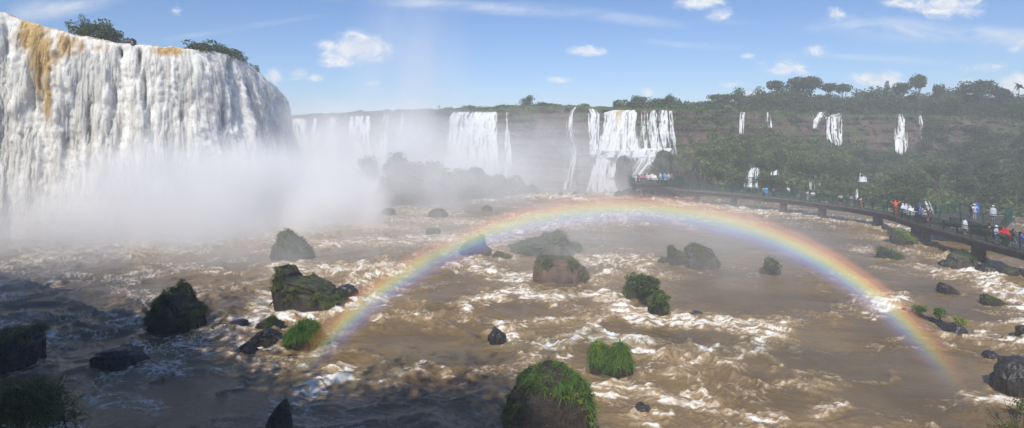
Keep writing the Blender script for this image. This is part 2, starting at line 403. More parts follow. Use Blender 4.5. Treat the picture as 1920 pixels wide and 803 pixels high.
# ------------------------------------------------------------------ the river
STROKES = [
 ([(470, 615), (505, 570), (545, 548)], 15, .95), ([(525, 592), (580, 588), (640, 578), (700, 560)], 13, 1), ([(640, 548), (690, 522), (760, 505)], 11, .9),
 ([(430, 600), (480, 592), (540, 602)], 11, .85), ([(395, 612), (450, 640), (530, 660)], 10, .85), ([(440, 668), (480, 685), (525, 692)], 9, .75),
 ([(560, 745), (600, 716), (645, 700)], 17, 1), ([(538, 692), (575, 690)], 7, .7), ([(205, 612), (250, 594), (290, 602)], 13, .85), ([(385, 560), (420, 545), (520, 520)], 9, .6),
 ([(515, 502), (560, 498), (640, 508), (720, 500)], 12, .9), ([(590, 458), (660, 455), (760, 450), (860, 446)], 9, .85), ([(520, 482), (600, 502)], 9, .75),
 ([(60, 478), (300, 452), (400, 440), (520, 430)], 26, .8), ([(250, 470), (500, 420), (650, 412)], 24, .75), ([(560, 440), (680, 425), (780, 430)], 10, .6),
 ([(650, 402), (760, 396), (860, 400)], 6, .7), ([(720, 410), (800, 412), (900, 420)], 6, .7), ([(880, 480), (900, 506), (960, 522), (1010, 515)], 10, .95), ([(920, 470), (965, 490)], 9, .7),
 ([(900, 468), (980, 432), (1080, 416), (1180, 402)], 15, .75), ([(880, 440), (960, 412), (1080, 400)], 8, .6),
 ([(1090, 490), (1150, 486), (1222, 491)], 8, .95), ([(1100, 520), (1150, 515)], 6, .8), ([(1200, 505), (1250, 515)], 6, .8), ([(1160, 470), (1220, 476)], 4, .5),
 ([(1125, 548), (1165, 580), (1220, 600), (1300, 603), (1400, 615), (1465, 620)], 13, 1), ([(870, 578), (910, 556), (960, 548), (1045, 560)], 10, 1), ([(1040, 572), (1060, 552), (1112, 556)], 7, .8),
 ([(942, 618), (958, 640), (1010, 646), (1100, 640), (1170, 646)], 8, 1), ([(940, 612), (1000, 604), (1080, 598), (1130, 602)], 7, .75), ([(780, 612), (830, 600), (885, 605)], 5, .5),
 ([(700, 602), (760, 595), (800, 600)], 6, .7), ([(690, 560), (740, 555), (790, 570)], 6, .6), ([(690, 722), (760, 702), (800, 690), (850, 700)], 6, .7), ([(860, 722), (890, 702), (930, 690)], 4, .6),
 ([(1285, 690), (1312, 660)], 9, .95), ([(1358, 692), (1400, 666), (1445, 638)], 9, .95), ([(1350, 645), (1370, 672)], 6, .7), ([(1370, 650), (1425, 656)], 6, .6), ([(1440, 670), (1455, 690)], 5, .7),
 ([(1180, 645), (1200, 662), (1265, 672)], 7, .85), ([(1100, 742), (1160, 736), (1222, 730)], 10, .95), ([(1110, 720), (1140, 745)], 6, .8), ([(1288, 738), (1330, 766), (1400, 780), (1455, 792)], 11, 1),
 ([(1220, 742), (1285, 748)], 12, .75), ([(1180, 784), (1240, 788)], 8, .85), ([(1530, 772), (1565, 764)], 9, .95), ([(1430, 725), (1500, 720), (1560, 732)], 5, .6), ([(1500, 700), (1620, 715), (1680, 705)], 4, .5),
 ([(1640, 565), (1662, 575), (1690, 562)], 12, 1), ([(1620, 588), (1650, 592)], 6, .8), ([(1560, 600), (1620, 590)], 5, .5),
 ([(1800, 500), (1835, 512), (1870, 532), (1920, 550)], 14, 1), ([(1838, 532), (1900, 562), (1960, 600)], 12, .95), ([(1780, 640), (1850, 630), (1920, 642)], 7, .85), ([(1815, 632), (1850, 625)], 6, .8),
 ([(1820, 740), (1868, 756), (1925, 762)], 10, .95), ([(1720, 500), (1760, 512), (1810, 516)], 7, .8), ([(1600, 466), (1640, 472)], 5, .75), ([(1700, 470), (1770, 484)], 5, .7), ([(1620, 440), (1680, 452)], 4, .6),
 ([(1380, 396), (1460, 400), (1560, 412), (1640, 422), (1745, 442)], 5.5, .95), ([(1230, 376), (1330, 386), (1400, 392)], 4, .9), ([(1110, 362), (1240, 366)], 6, .95), ([(880, 378), (960, 368), (1090, 368)], 5, .95),
 ([(1160, 400), (1172, 420)], 7, .8), ([(1190, 396), (1270, 412)], 6, .75), ([(1280, 420), (1300, 428)], 4, .6), ([(1040, 372), (1120, 376)], 3.5, .7), ([(1640, 396), (1780, 422), (1930, 470)], 6, .85), ([(1500, 376), (1600, 386)], 4, .8),
 ([(1890, 600), (1930, 612)], 7, .9), ([(1490, 640), (1500, 665)], 5, .5), ([(990, 680), (1010, 650)], 6, .75), ([(1045, 690), (1060, 665)], 6, .75), ([(300, 620), (390, 612)], 6, .6), ([(0, 545), (60, 530), (130, 525)], 7, .5),
 ([(20, 600), (80, 590)], 6, .5), ([(130, 640), (60, 700)], 6, .5), ([(180, 740), (230, 700), (300, 690)], 6, .55), ([(280, 705), (320, 703)], 5, .8), ([(420, 735), (470, 715)], 4, .7),
]
CALM = [(1280, 450, 170, 26), (1480, 470, 140, 50), (1450, 560, 130, 30), (820, 650, 130, 32), (1720, 690, 170, 50), (1640, 620, 80, 25), (640, 480, 90, 12), (1720, 540, 90, 20), (1000, 610, 90, 10), (1560, 640, 80, 18), (1620, 745, 180, 40), (1330, 545, 120, 22), (1480, 690, 60, 16), (720, 640, 90, 20), (1240, 720, 40, 10), (1000, 590, 60, 10), (880, 540, 60, 10)]

def polydist(px, py, pts, wy):
    """distance to a polyline in units of wy, rows counted 2.2 times columns"""
    d = np.full(px.shape, 1e9)
    for (x0, y0), (x1, y1) in zip(pts[:-1], pts[1:]):
        ax, ay = (px - x0), (py - y0) * 1.9
        bx, by = (x1 - x0), (y1 - y0) * 1.9
        t = np.clip((ax * bx + ay * by) / (bx * bx + by * by + 1e-9), 0, 1)
        d = np.minimum(d, np.hypot(ax - t * bx, ay - t * by))
    return d / (wy * 1.9)

def build_water():
    rows = np.concatenate([np.geomspace(3.0, 19.0, 40)[:-1], H * F / np.arange(648, 102.6, -1.0), np.linspace(120, 240, 40)[1:]])
    rows = np.sort(rows)
    cols = np.linspace(-1.24, 1.24, 1280)
    Y, U = np.meshgrid(rows, cols, indexing='ij'); X = U * Y
    th = math.radians(-9)
    a = X * math.cos(th) + Y * math.sin(th); b = -X * math.sin(th) + Y * math.cos(th)
    px = 960 + F * U; py = HZ + H * F / Y
    w1 = pn2(a / 7, b / 6, 1); w2 = pn2(a / 6, b / 7, 2)
    A = a + 1.9 * w1 + .55 * pn2(a / 1.9, b / 1.6, 3); B = b + 1.6 * w2 + .5 * pn2(a / 1.7, b / 1.8, 4)
    ridge = lambda n, k=1.5: np.clip(1 - np.abs(n) * k, 0, 1)
    r1 = ridge(pn2(A / 5.2, B / 3.0, 5)) ; r2 = ridge(pn2(A / 2.1, B / 1.25, 6)); r3 = ridge(pn2(A / .8, B / .5, 7))
    f1 = fbm2(A / .42, B / .3, 3, 9)
    calm = np.zeros_like(X)
    for cx, cy, rx, ry in CALM:
        calm = np.maximum(calm, np.exp(-((px - cx) / rx) ** 2 - ((py - cy) / ry) ** 2))
    turb = np.clip(.62 + .75 * fbm2(a / 13, b / 9, 2, 12), .12, 1.1) * (1 - .85 * calm)
    # painted breaking waves
    jx = 15 * pn2(a / 1.5, b / 1.1, 21) + 9 * pn2(a / .5, b / .4, 22) + 5 * pn2(a / .2, b / .16, 23)
    jy = 10 * pn2(a / 1.4, b / 1.2, 24) + 6 * pn2(a / .5, b / .4, 25) + 3.5 * pn2(a / .2, b / .16, 26)
    sc = np.clip((py - HZ) / 300, .22, 1.3)
    soft = np.clip(.88 + .12 * sstep(430, 560, py), 0, 1)
    qx = px + jx * sc * 1.2; qy = py + jy * sc
    st = np.zeros_like(X)
    for pts, w, k in STROKES:
        xs = [p[0] for p in pts]; ys = [p[1] for p in pts]
        m = (px > min(xs) - 90) & (px < max(xs) + 90) & (py > min(ys) - 60) & (py < max(ys) + 60)
        if not m.any(): continue
        d = polydist(qx[m], qy[m], pts, w)
        st[m] = np.maximum(st[m], k * (np.exp(-(d * .8) ** 2)))
    st = st * soft
    # cushions and wakes round the rocks
    for r in ROCKS:
        c = WZ((r['x0'] + r['x1']) / 2, r['yb'] - 3); rr = (r['x1'] - r['x0']) / 2 / F * c[1]
        m = (np.abs(X - c[0]) < rr * 5 + 3) & (np.abs(Y - c[1]) < rr * 4 + 3)
        if not m.any(): continue
        dx = X[m] - c[0] + .5 * pn2(a[m] / 1.1, b[m] / 1.1, 31); dy = (Y[m] - c[1]) / .8 + .5 * pn2(a[m] / 1.1, b[m] / 1.1, 32)
        d = np.hypot(dx, dy) / (rr * 1.05)
        ring = np.exp(-((d - 1.05) / .2) ** 2) * (.45 + .5 * pn2(a[m] / .6, b[m] / .6, 33))
        wake = np.exp(-(dy / (rr * .75 + .25 * np.abs(dx))) ** 2) * sstep(.6, 1.3, dx / rr) * np.exp(-np.clip(dx / rr - 1, 0, 9) / 1.5)
        k = .55 if r.get('mat') == 'greyrock' else .8
        st[m] = np.maximum(st[m], np.clip(np.maximum(ring * 1.2, wake * .75 * (.5 + .8 * r2[m])), 0, 1) * k)
    z = turb * (.46 * (r1 ** 2 - .35) + .15 * (r2 ** 2 - .3) + .055 * r3 ** 2 + .045 * f1) + .05 * pn2(a / 3, b / 2, 40) + (.007 + .016 * turb) * fbm2(A / .17, B / .11, 2, 44)
    cr = st * (.34 + .55 * pn2(a / 1.2, b / .75, 41) + .24 * pn2(a / .45, b / .3, 42) + .06 * pn2(a / .16, b / .12, 43))
    near = np.clip(Y / 26, .5, 1)
    z = z + cr * .42
    z = z * sstep(3, 9, Y) * sstep(240, 120, Y) - .05
    # foam
    net = ridge(pn2(A / 1.25, B / .62, 51), 3.2) ** 2 * .5 + ridge(pn2(A / .5, B / .27, 52), 3.0) ** 2 * .5
    fil = ridge(pn2(A / 2.6 + .6 * pn2(a, b, 58), B / 1.0, 59), 5.5) ** 2
    fil2 = ridge(pn2(A / 1.1 + .5 * pn2(a / .7, b / .5, 65), B / .36, 66), 5.5) ** 2
    net = np.maximum(net, .95 * fil2 * (.55 + .7 * pn2(A / .35, B / .2, 67)))
    net = np.maximum(net, fil * (.5 + .6 * pn2(A / .4, B / .3, 60)))
    patch = sstep(-.12, .5, fbm2(a / 5, b / 3.2, 3, 54) + .35 * (r1 - .5)) * (1 - .85 * calm)
    left = sstep(760, 250, px) * sstep(440, 520, py)
    crest = sstep(.55, 1.0, r1 * (.6 + .4 * r2)) * sstep(.1, .6, pn2(a / 8, b / 6, 55) + .25)
    foam = .03 * patch + .68 * net * patch * (1 + .6 * left) + .42 * crest * (.35 + .65 * r2) * turb
    tex = .5 + .38 * fbm2(A / .5, B / .34, 4, 56) + .42 * (net - .25) + .15 * (r3 - .4)
    lace = np.clip(.42 + .6 * fbm2(A / 2.0, B / .42, 5, 62, .58) + .5 * (ridge(pn2(A / 1.1, B / .36, 63), 2.6) - .45) + .35 * (ridge(pn2(A / .45, B / .15, 64), 2.6) - .45), 0, 1.3)
    foam = np.maximum(foam, np.clip(st * (.12 + 1.15 * lace * (.5 + .5 * st)), 0, 1.1))
    far = sstep(470, 395, py) * sstep(900, 560, px)
    foam = np.maximum(foam, far * (.55 + .4 * fbm2(A / 1.6, B / 1.0, 3, 57)))
    silt = np.clip(.5 + .6 * fbm2(a / 6, b / 4, 3, 61), 0, 1)
    return mesh_np('water', np.stack([X, Y, z], -1).reshape(-1, 3), grid_faces(*X.shape), MAT['water'], None,
                   {'foam': np.clip(foam, 0, 1.1), 'silt': silt, 'churn': np.clip(st * .9 + .12 * turb * r1, 0, 1)})

def water_mat():
    m, nt, b = material('muddy_river_water')
    f = nt.attr('foam'); s = nt.attr('silt'); ch = nt.attr('churn'); oc = nt.objco()
    v = nt.vmath('MULTIPLY', oc, (1, 1.5, 1))
    n1 = nt.noise(4.5, 8, .7, v, .8); n2 = nt.noise(15, 5, .65, v, .5); n3 = nt.noise(2.6, 6, .6, v, 1.6)
    line = nt.math('MAXIMUM', nt.step(.035, .0, nt.math('ABSOLUTE', nt.math('SUBTRACT', n3, .5))), nt.math('MULTIPLY', nt.step(.03, .0, nt.math('ABSOLUTE', nt.math('SUBTRACT', n1, .47))), .8))
    brown = nt.mix(nt.math('ADD', s, nt.math('SUBTRACT', n3, .5)), (.115, .076, .031), (.215, .147, .066))
    cara = nt.mix(ch, brown, (.32, .222, .115))
    fl = nt.math('ADD', f, nt.math('MULTIPLY', line, nt.math('ADD', nt.math('MULTIPLY', f, .4), .035)))
    amp = nt.math('MULTIPLY_ADD', f, 1.3, .22, clamp=True)
    ff = nt.math('ADD', fl, nt.math('MULTIPLY', amp, nt.math('ADD', nt.math('MULTIPLY', nt.math('SUBTRACT', n1, .5), 1.2), nt.math('MULTIPLY', nt.math('SUBTRACT', n2, .5), .6))))
    col = nt.mix(nt.step(.2, .6, ff), cara, (.47, .36, .23))
    col = nt.mix(nt.step(.42, .95, ff), col, (.80, .78, .72))
    nt.put(b.inputs['Base Color'], col)
    nt.put(b.inputs['Roughness'], nt.step(.2, .6, ff, .2, .85))
    b.inputs['Specular IOR Level'].default_value = .42
    nt.put(b.inputs['Normal'], nt.bump(nt.math('ADD', n1, nt.math('MULTIPLY', n2, .4)), .55, .08))
    return m
MAT['water'] = water_mat()
WATER = tag(build_water(), 'brown foaming river', None, None, 'structure')

# the river bed and land sheet reaching the horizon
MAT['bed'] = simple_mat('river_bed', (.1, .07, .04), .9, .3, .4)
def build_ground():
    n = 60
    g = np.linspace(-1, 1, n); g = np.sign(g) * np.abs(g) ** 2 * 3000
    X, Y = np.meshgrid(g, g + 100, indexing='ij')
    Z = np.full_like(X, -3.0) + .4 * pn2(X / 90, Y / 90)
    return tag(mesh_np('ground', np.stack([X, Y, Z], -1).reshape(-1, 3), grid_faces(n, n), MAT['bed']), None, None, None, 'structure')
build_ground()

# unseen ridge added by the camera, shaped to shade the near left river
MAT['shade_hill'] = rock_mat('hill_and_bank_rock', (.02, .025, .012), (.045, .05, .025), (.08, .07, .05), (.03, .05, .012), .9, .25)
SUN_AZ = math.radians(11.6); SUN_EL = math.radians(49)
LD = np.array([math.sin(SUN_AZ), math.cos(SUN_AZ), 0])        # the way shadows run on the ground
# (x, y on the river that the ridge's shadow reaches)
EDGE = [(-140, 500), (0, 512), (130, 552), (260, 600), (340, 632), (400, 690), (480, 728), (560, 778), (650, 785), (760, 772), (850, 770), (905, 805), (930, 850), (945, 910)]
def build_shade_hill():
    tips = np.array([WZ(x, y) for x, y in EDGE])
    hts = np.interp(np.arange(len(tips)), [0, 1, 4, 7, 10, len(tips) - 1], [31, 31, 29, 27, 29, 27])
    ridge = tips - LD * (hts / math.tan(SUN_EL))[:, None]; ridge[:, 2] = hts
    ridge = np.concatenate([[ridge[0] + [-70, 6, 1]], ridge])
    s = np.linspace(0, len(ridge) - 1, 420); k = np.arange(len(ridge))
    R = np.stack([np.interp(s, k, ridge[:, i]) for i in range(3)], 1)
    R[:, 2] += fbm2(R[:, 0] / 4, R[:, 1] / 4, 3, 71) * .9 + .5 * pn2(R[:, 0] / 1.3, R[:, 1] / 1.3, 75)
    V = []
    for back, h in [(90, 1.0), (30, 1.0), (6, 1.0), (1.5, 1.0), (0, 1.0), (-.35, .93), (-.6, .7), (-.8, .4), (-1.0, .1), (-1.2, -.1)]:
        q = R.copy(); q[:, 2] *= h; q -= LD * back; q += .25 * pn2(R[:, 0] / 2, R[:, 1] / 2 + back, 73)[:, None] * [1, 1, 0]
        V.append(q)
    V = np.array(V)
    return tag(mesh_np('shade_hill', V.reshape(-1, 3), grid_faces(V.shape[0], V.shape[1]), MAT['shade_hill']), None, None, None, 'structure'), R
SHADE_HILL, HR = build_shade_hill()
# unseen leaves added along that ridge to soften and break its shade's edge
rng = R_(5)
_n = 40000
_i = rng.integers(60, len(HR), _n)
_far = sstep(-14, -32, HR[_i][:, 0])
_h = rng.exponential(1.0, _n) * (1.5 + 2.6 * _far)
_Pt = HR[_i] + np.stack([rng.normal(size=_n) * .6, rng.normal(size=_n) * 1.6 - 1.4, np.clip(_h, 0, 13) - 2.2], 1)
_o = leaf_object('forest', _Pt, .42, MAT['leaf'], None, rng)
tag(_o, 'unseen loose leaves added on the ridge to soften its shade', None, None, 'stuff')

# the bank under the viewer, below the frame
def build_bank():
    xs = np.linspace(-60, 60, 160); ys = np.linspace(-7, 21.5, 60)
    Y, X = np.meshgrid(ys, xs, indexing='ij')
    Z = 9.3 - .56 * np.clip(Y, -7, 99) - .06 * np.clip(Y - 10, 0, 99) ** 1.5 + .35 * fbm2(X / 3, Y / 3, 3, 81)
    Z = np.where(Y < 0, 9.3 + .2 * pn2(X / 2, Y / 2, 82), Z)
    lim = 11.1 - .56 * Y
    Z = np.minimum(Z, lim)
    return tag(mesh_np('river_bank', np.stack([X, Y, Z], -1).reshape(-1, 3), grid_faces(*X.shape), MAT['shade_hill']), None, None, None, 'structure')
build_bank()

# ------------------------------------------------------------------ the far cliff
_cx = np.array([400, 540, 700, 850, 1000, 1090, 1110, 1265, 1290, 1400, 1500, 1600, 1700, 1800, 1920, 2060, 2250], float)
_Dt = np.array([160, 156, 146, 134, 126, 122, 121, 123, 126, 138, 146, 152, 150, 142, 130, 112, 95], float)
_yl = np.array([224, 222, 214, 210, 205, 203, 206, 207, 208, 211, 215, 218, 219, 222, 228, 232, 238], float)
_Dw = np.array([158, 154, 144, 132, 124, 120, 118.5, 120, 122, 133, 140, 145, 143, 133, 120, 104, 90], float)
_yw = np.array([280, 280, 282, 284, 284, 284, 285, 285, 276, 252, 262, 280, 292, 285, 270, 262, 262], float)
_Dl = np.array([157, 153, 143, 131, 122.5, 118, 114.5, 115, 114, 122, 124, 126, 124, 116, 106, 96, 84], float)
_yl2 = np.array([300, 300, 300, 300, 295, 292, 290, 292, 300, 292, 305, 322, 330, 330, 330, 330, 330], float)
_Db = np.array([156, 152, 142, 130, 121, 116, 112, 112, 108, 104, 97, 88, 81, 78, 76, 74, 70], float)

def ci(tab, x): return np.interp(x, _cx, tab)

def cliff_D(x, y):
    """depth of the cliff face seen at photograph point x, y"""
    x = np.asarray(x, float); y = np.asarray(y, float)
    ys = np.stack([ci(_yl, x), ci(_yw, x), ci(_yl2, x), HZ + H * F / ci(_Db, x)], -1)
    Ds = np.stack([ci(_Dt, x), ci(_Dw, x), ci(_Dl, x), ci(_Db, x)], -1)
    out = np.empty(np.broadcast(x, y).shape)
    for idx in np.ndindex(out.shape):
        out[idx] = 1 / np.interp(y[idx], ys[idx], 1 / Ds[idx])
    return out

def build_cliff():
    xs = np.arange(380, 2260, 3.0)
    rows = []
    z = lambda y, D: H + (HZ - y) / F * D
    zl = z(ci(_yl, xs), ci(_Dt, xs)); zw = z(ci(_yw, xs), ci(_Dw, xs)); z2 = z(ci(_yl2, xs), ci(_Dl, xs))
    Dt, Dw, Dl, Db = (ci(t, xs) for t in (_Dt, _Dw, _Dl, _Db))
    veg_w = sstep(1285, 1330, xs)
    prof = []
    for k in np.linspace(1, 0, 10) ** 2:                      # plateau
        prof.append((Dt + 260 * k, zl + .8 * (k > 0) + 8 * k, np.ones_like(xs) * .9))
    n1, n2, n3 = 46, 24, 52
    for t in np.linspace(0, 1, n1)[1:]: prof.append((Dt + (Dw - Dt) * t, zl + (zw - zl) * t, .0 * xs + .12))
    for t in np.linspace(0, 1, n2)[1:]: prof.append((Dw + (Dl - Dw) * t, zw + (z2 - zw) * t, .15 + .85 * veg_w))
    for t in np.linspace(0, 1, n3)[1:]: prof.append((Dl + (Db - Dl) * t, z2 + (-1.0 - z2) * t, .1 + .9 * veg_w))
    D = np.array([p[0] for p in prof]); Z = np.array([p[1] for p in prof]); V = np.array([p[2] for p in prof])
    Uq = (xs - 960) / F
    Xw = Uq[None, :] * D
    ridx = np.arange(len(prof))[:, None]
    wall = ((ridx >= 10)).astype(float) * np.ones_like(Xw)
    # flutes and ledges on the wall, lumps on the slope
    flute = 1.0 * pn2(Xw / 2.2, Z / 14, 91) + .5 * pn2(Xw / .8, Z / 5, 92)
    ledge = .8 * pn2(Xw / 30, Z / 1.7, 93) + .4 * pn2(Xw / 9, Z / .7, 94)
    lump = 1.5 * np.abs(fbm3(Xw / 4.5, D / 4.5, Z / 4.5, 3, 95)) * 1.6
    push = wall * ((1 - V) * (flute + ledge) + V * lump)
    D2 = D - push; X2 = Uq[None, :] * D2
    Z2 = Z + V * wall * .35 * lump
    Z2[:11] = Z[:11]
    rough_lip = .35 * pn2(xs / 25, xs * 0, 97)
    Z2[8:12] += rough_lip
    moss = np.clip(V + .5 * fbm2(Xw / 5, Z / 3, 3, 98) + .25, 0, 1) * (1 - .0 * wall)
    o = mesh_np('cliff', np.stack([X2, D2, Z2], -1).reshape(-1, 3), grid_faces(*X2.shape), MAT['cliff'], None, {'veg': moss})
    tag(o, None, None, None, 'structure')
    return xs, D2, X2, Z2, V, wall
def cliff_mat():
    m, nt, b = material('basalt_cliff')
    oc = nt.objco(); v = nt.attr('veg')
    st = nt.vmath('MULTIPLY', oc, (1, 1, .25))
    n1 = nt.noise(.35, 6, .65, st); n2 = nt.noise(1.6, 5, .65, oc, .5); n3 = nt.noise(.12, 3, .5, oc)
    rock = nt.mix(nt.step(.35, .65, n1), (.045, .036, .028), (.125, .092, .068))
    rock = nt.mix(nt.math('MULTIPLY', nt.step(.5, .72, n2), .6), rock, (.27, .19, .13))
    rock = nt.mix(nt.math('MULTIPLY', nt.step(.5, .66, n3), .5), rock, (.115, .075, .055))
    green = nt.mix(n2, (.03, .05, .016), (.1, .13, .04))
    f = nt.step(.42, .62, nt.math('ADD', v, nt.math('MULTIPLY', nt.math('SUBTRACT', n2, .5), .8)))
    nt.put(b.inputs['Base Color'], nt.mix(f, rock, green))
    b.inputs['Roughness'].default_value = .85; b.inputs['Specular IOR Level'].default_value = .2
    nt.put(b.inputs['Normal'], nt.bump(nt.math('ADD', n1, nt.math('MULTIPLY', n2, .6)), .8, .5))
    return m
MAT['cliff'] = cliff_mat()
CL = build_cliff()

# undergrowth covering the slope and tumbling over the lip: nobody could count it
def build_slope_forest():
    xs, D, X, Z, V, wall = CL
    rng = R_(31)
    # cells of the slope, weighted by area and vegetation
    a = np.stack([X, D, Z], -1)
    e1 = a[1:, :-1] - a[:-1, :-1]; e2 = a[:-1, 1:] - a[:-1, :-1]
    area = np.linalg.norm(np.cross(e1, e2), axis=-1)
    w = area * (V[:-1, :-1] * wall[:-1, :-1]) ** 1.5
    lip = np.zeros_like(w); lip[8:14] = 1
    xx = xs[None, :-1]
    w = w + area * lip * .25 * (xx > 1270) + area * lip * .12 * (xx < 1100) * (xx > 780)
    hang = np.zeros_like(w); hang[12:56] = 1
    patch = sstep(.05, .5, fbm2(X[:-1, :-1] / 6, Z[:-1, :-1] / 3.5, 3, 99) + .25 * sstep(1750, 1900, xx))
    w = w + area * hang * patch * .9 * (xx > 1290)
    w = (w / w.sum()).ravel()
    n = 120000
    c = rng.choice(len(w), n, p=w)
    i, j = np.unravel_index(c, area.shape)
    P = a[i, j] + e1[i, j] * rng.random((n, 1)) + e2[i, j] * rng.random((n, 1))
    lumpn = fbm3(P[:, 0] / 2.6, P[:, 1] / 2.6, P[:, 2] / 2.6, 3, 88)
    off = np.clip(lumpn * 1.7 + .4, 0, 2.2) * rng.random(n) ** .5
    P = P + np.array([0, -.75, .65]) * off[:, None]
    tint = np.clip(.35 + .35 * lumpn + .3 * pn3(P[:, 0] / 14, P[:, 1] / 14, P[:, 2] / 9, 90), 0, 1)
    sz = .34 + .3 * rng.random(n)
    o = leaf_object('undergrowth', P, sz, MAT['leaf2'], None, rng, tint, 0, .75)
    tag(o, 'dense green undergrowth covering the slope below the far cliff', None, None, 'stuff')
build_slope_forest()
# ------------------------------------------------------------------ the great fall on the left
LIP = [(-300, 55.0, 6), (0, 66, 20), (40, 67, 37), (130, 68.5, 63), (190, 70, 75), (250, 71.5, 84), (310, 73.5, 88), (370, 76, 94), (415, 80, 99), (460, 87, 117), (490, 97, 143), (512, 112, 160), (519, 128, 172), (500, 152, 180)]
def lip_path(step=.115):
    p = np.array([W3(x, y, D) for x, D, y in LIP])
    # smooth the corners
    t = np.linspace(0, len(p) - 1, 600); k = np.arange(len(p))
    q = np.stack([np.interp(t, k, p[:, i]) for i in range(3)], 1)
    ker = np.hanning(41); ker /= ker.sum()
    pad = np.concatenate([np.repeat(q[:1], 20, 0), q, np.repeat(q[-1:], 20, 0)])
    q = np.stack([np.convolve(pad[:, i], ker, 'valid') for i in range(3)], 1)
    L = np.concatenate([[0], np.cumsum(np.linalg.norm(np.diff(q[:, :2], axis=0), axis=1))])
    s = np.arange(0, L[-1], step)
    q = np.stack([np.interp(s, L, q[:, i]) for i in range(3)], 1)
    tg = np.gradient(q[:, :2], axis=0); tg /= np.linalg.norm(tg, axis=1, keepdims=True)
    nm = np.stack([tg[:, 1], -tg[:, 0]], 1)
    return s, q, nm
LS, LQ, LN = lip_path()

def gauss(px, py, L):
    r = np.zeros_like(px)
    for x, y, rx, ry, k in L:
        r = np.maximum(r, k * np.exp(-((px - x) / rx) ** 2 - ((py - y) / ry) ** 2))
    return r

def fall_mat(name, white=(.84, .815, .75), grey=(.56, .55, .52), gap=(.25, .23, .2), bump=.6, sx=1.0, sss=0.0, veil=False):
    m, nt, b = material(name)
    o = nt.attr('ochre'); d = nt.attr('dark'); su = nt.attr('su'); sv = nt.attr('sv')
    co = nt.new('ShaderNodeCombineXYZ', {0: su, 1: nt.math('MULTIPLY', sv, .22), 2: 0.0}).outputs[0]
    co2 = nt.new('ShaderNodeCombineXYZ', {0: su, 1: nt.math('MULTIPLY', sv, .6), 2: 3.0}).outputs[0]
    n1 = nt.noise(1.6 * sx, 6, .65, co, .3); n2 = nt.noise(4.5 * sx, 5, .7, co2, .4)
    col = nt.mix(nt.math('MULTIPLY', nt.step(.4, .68, n1), .8), white, grey)
    och = nt.mix(nt.step(.3, .7, n2), (.30, .155, .025), (.68, .50, .24))
    oo = nt.step(.3, .8, nt.math('ADD', o, nt.math('MULTIPLY', nt.math('SUBTRACT', nt.math('ADD', n1, n2), 1.0), 1.3)))
    col = nt.mix(oo, col, och)
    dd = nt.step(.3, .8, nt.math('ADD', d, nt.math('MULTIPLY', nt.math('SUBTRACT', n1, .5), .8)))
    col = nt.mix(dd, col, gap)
    nt.put(b.inputs['Base Color'], col)
    b.inputs['Roughness'].default_value = .8; b.inputs['Specular IOR Level'].default_value = .2
    nt.put(b.inputs['Normal'], nt.bump(nt.math('ADD', nt.math('MULTIPLY', n1, .6), n2), bump, .18))
    if veil:
        al = nt.step(-.3, .75, nt.math('ADD', nt.attr('veil'), nt.math('MULTIPLY', nt.math('SUBTRACT', n2, .5), .9)))
        tr = nt.new('ShaderNodeBsdfTransparent'); mx = nt.new('ShaderNodeMixShader', {0: al})
        nt.l.new(tr.outputs[0], mx.inputs[1]); nt.l.new(b.outputs[0], mx.inputs[2])
        nt.l.new(mx.outputs[0], m.node_tree.nodes['Material Output'].inputs['Surface'])
    if sss:
        b.inputs['Subsurface Weight'].default_value = sss; b.inputs['Subsurface Radius'].default_value = (1, .97, .94); b.inputs['Subsurface Scale'].default_value = 1.1
    return m
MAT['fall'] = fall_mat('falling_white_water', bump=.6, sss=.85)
MAT['farfall'] = fall_mat('far_falling_water', (.74, .74, .72), (.55, .57, .58), (.3, .3, .3), .4, .6, 0.0, True)

def streak_mat():
    m, nt, b = material('falling_spray_streaks')
    e = nt.attr('edge'); oc = nt.attr('ochre')
    n = nt.noise(3.0, 5, .7, nt.objco())
    nt.put(b.inputs['Base Color'], nt.mix(nt.step(.35, .8, oc), (.85, .83, .77), (.6, .42, .16)))
    b.inputs['Roughness'].default_value = .9; b.inputs['Specular IOR Level'].default_value = .1
    al = nt.math('MULTIPLY', nt.step(.0, .8, nt.math('ADD', e, nt.math('MULTIPLY', nt.math('SUBTRACT', n, .5), 1.1))), .8)
    tr = nt.new('ShaderNodeBsdfTransparent'); tl = nt.new('ShaderNodeBsdfTranslucent', {'Color': (.8, .8, .78, 1)})
    m1 = nt.new('ShaderNodeMixShader', {0: .3}); nt.l.new(b.outputs[0], m1.inputs[1]); nt.l.new(tl.outputs[0], m1.inputs[2])
    mx = nt.new('ShaderNodeMixShader', {0: al}); nt.l.new(tr.outputs[0], mx.inputs[1]); nt.l.new(m1.outputs[0], mx.inputs[2])
    nt.l.new(mx.outputs[0], m.node_tree.nodes['Material Output'].inputs['Surface'])
    return m
MAT['streak'] = streak_mat()
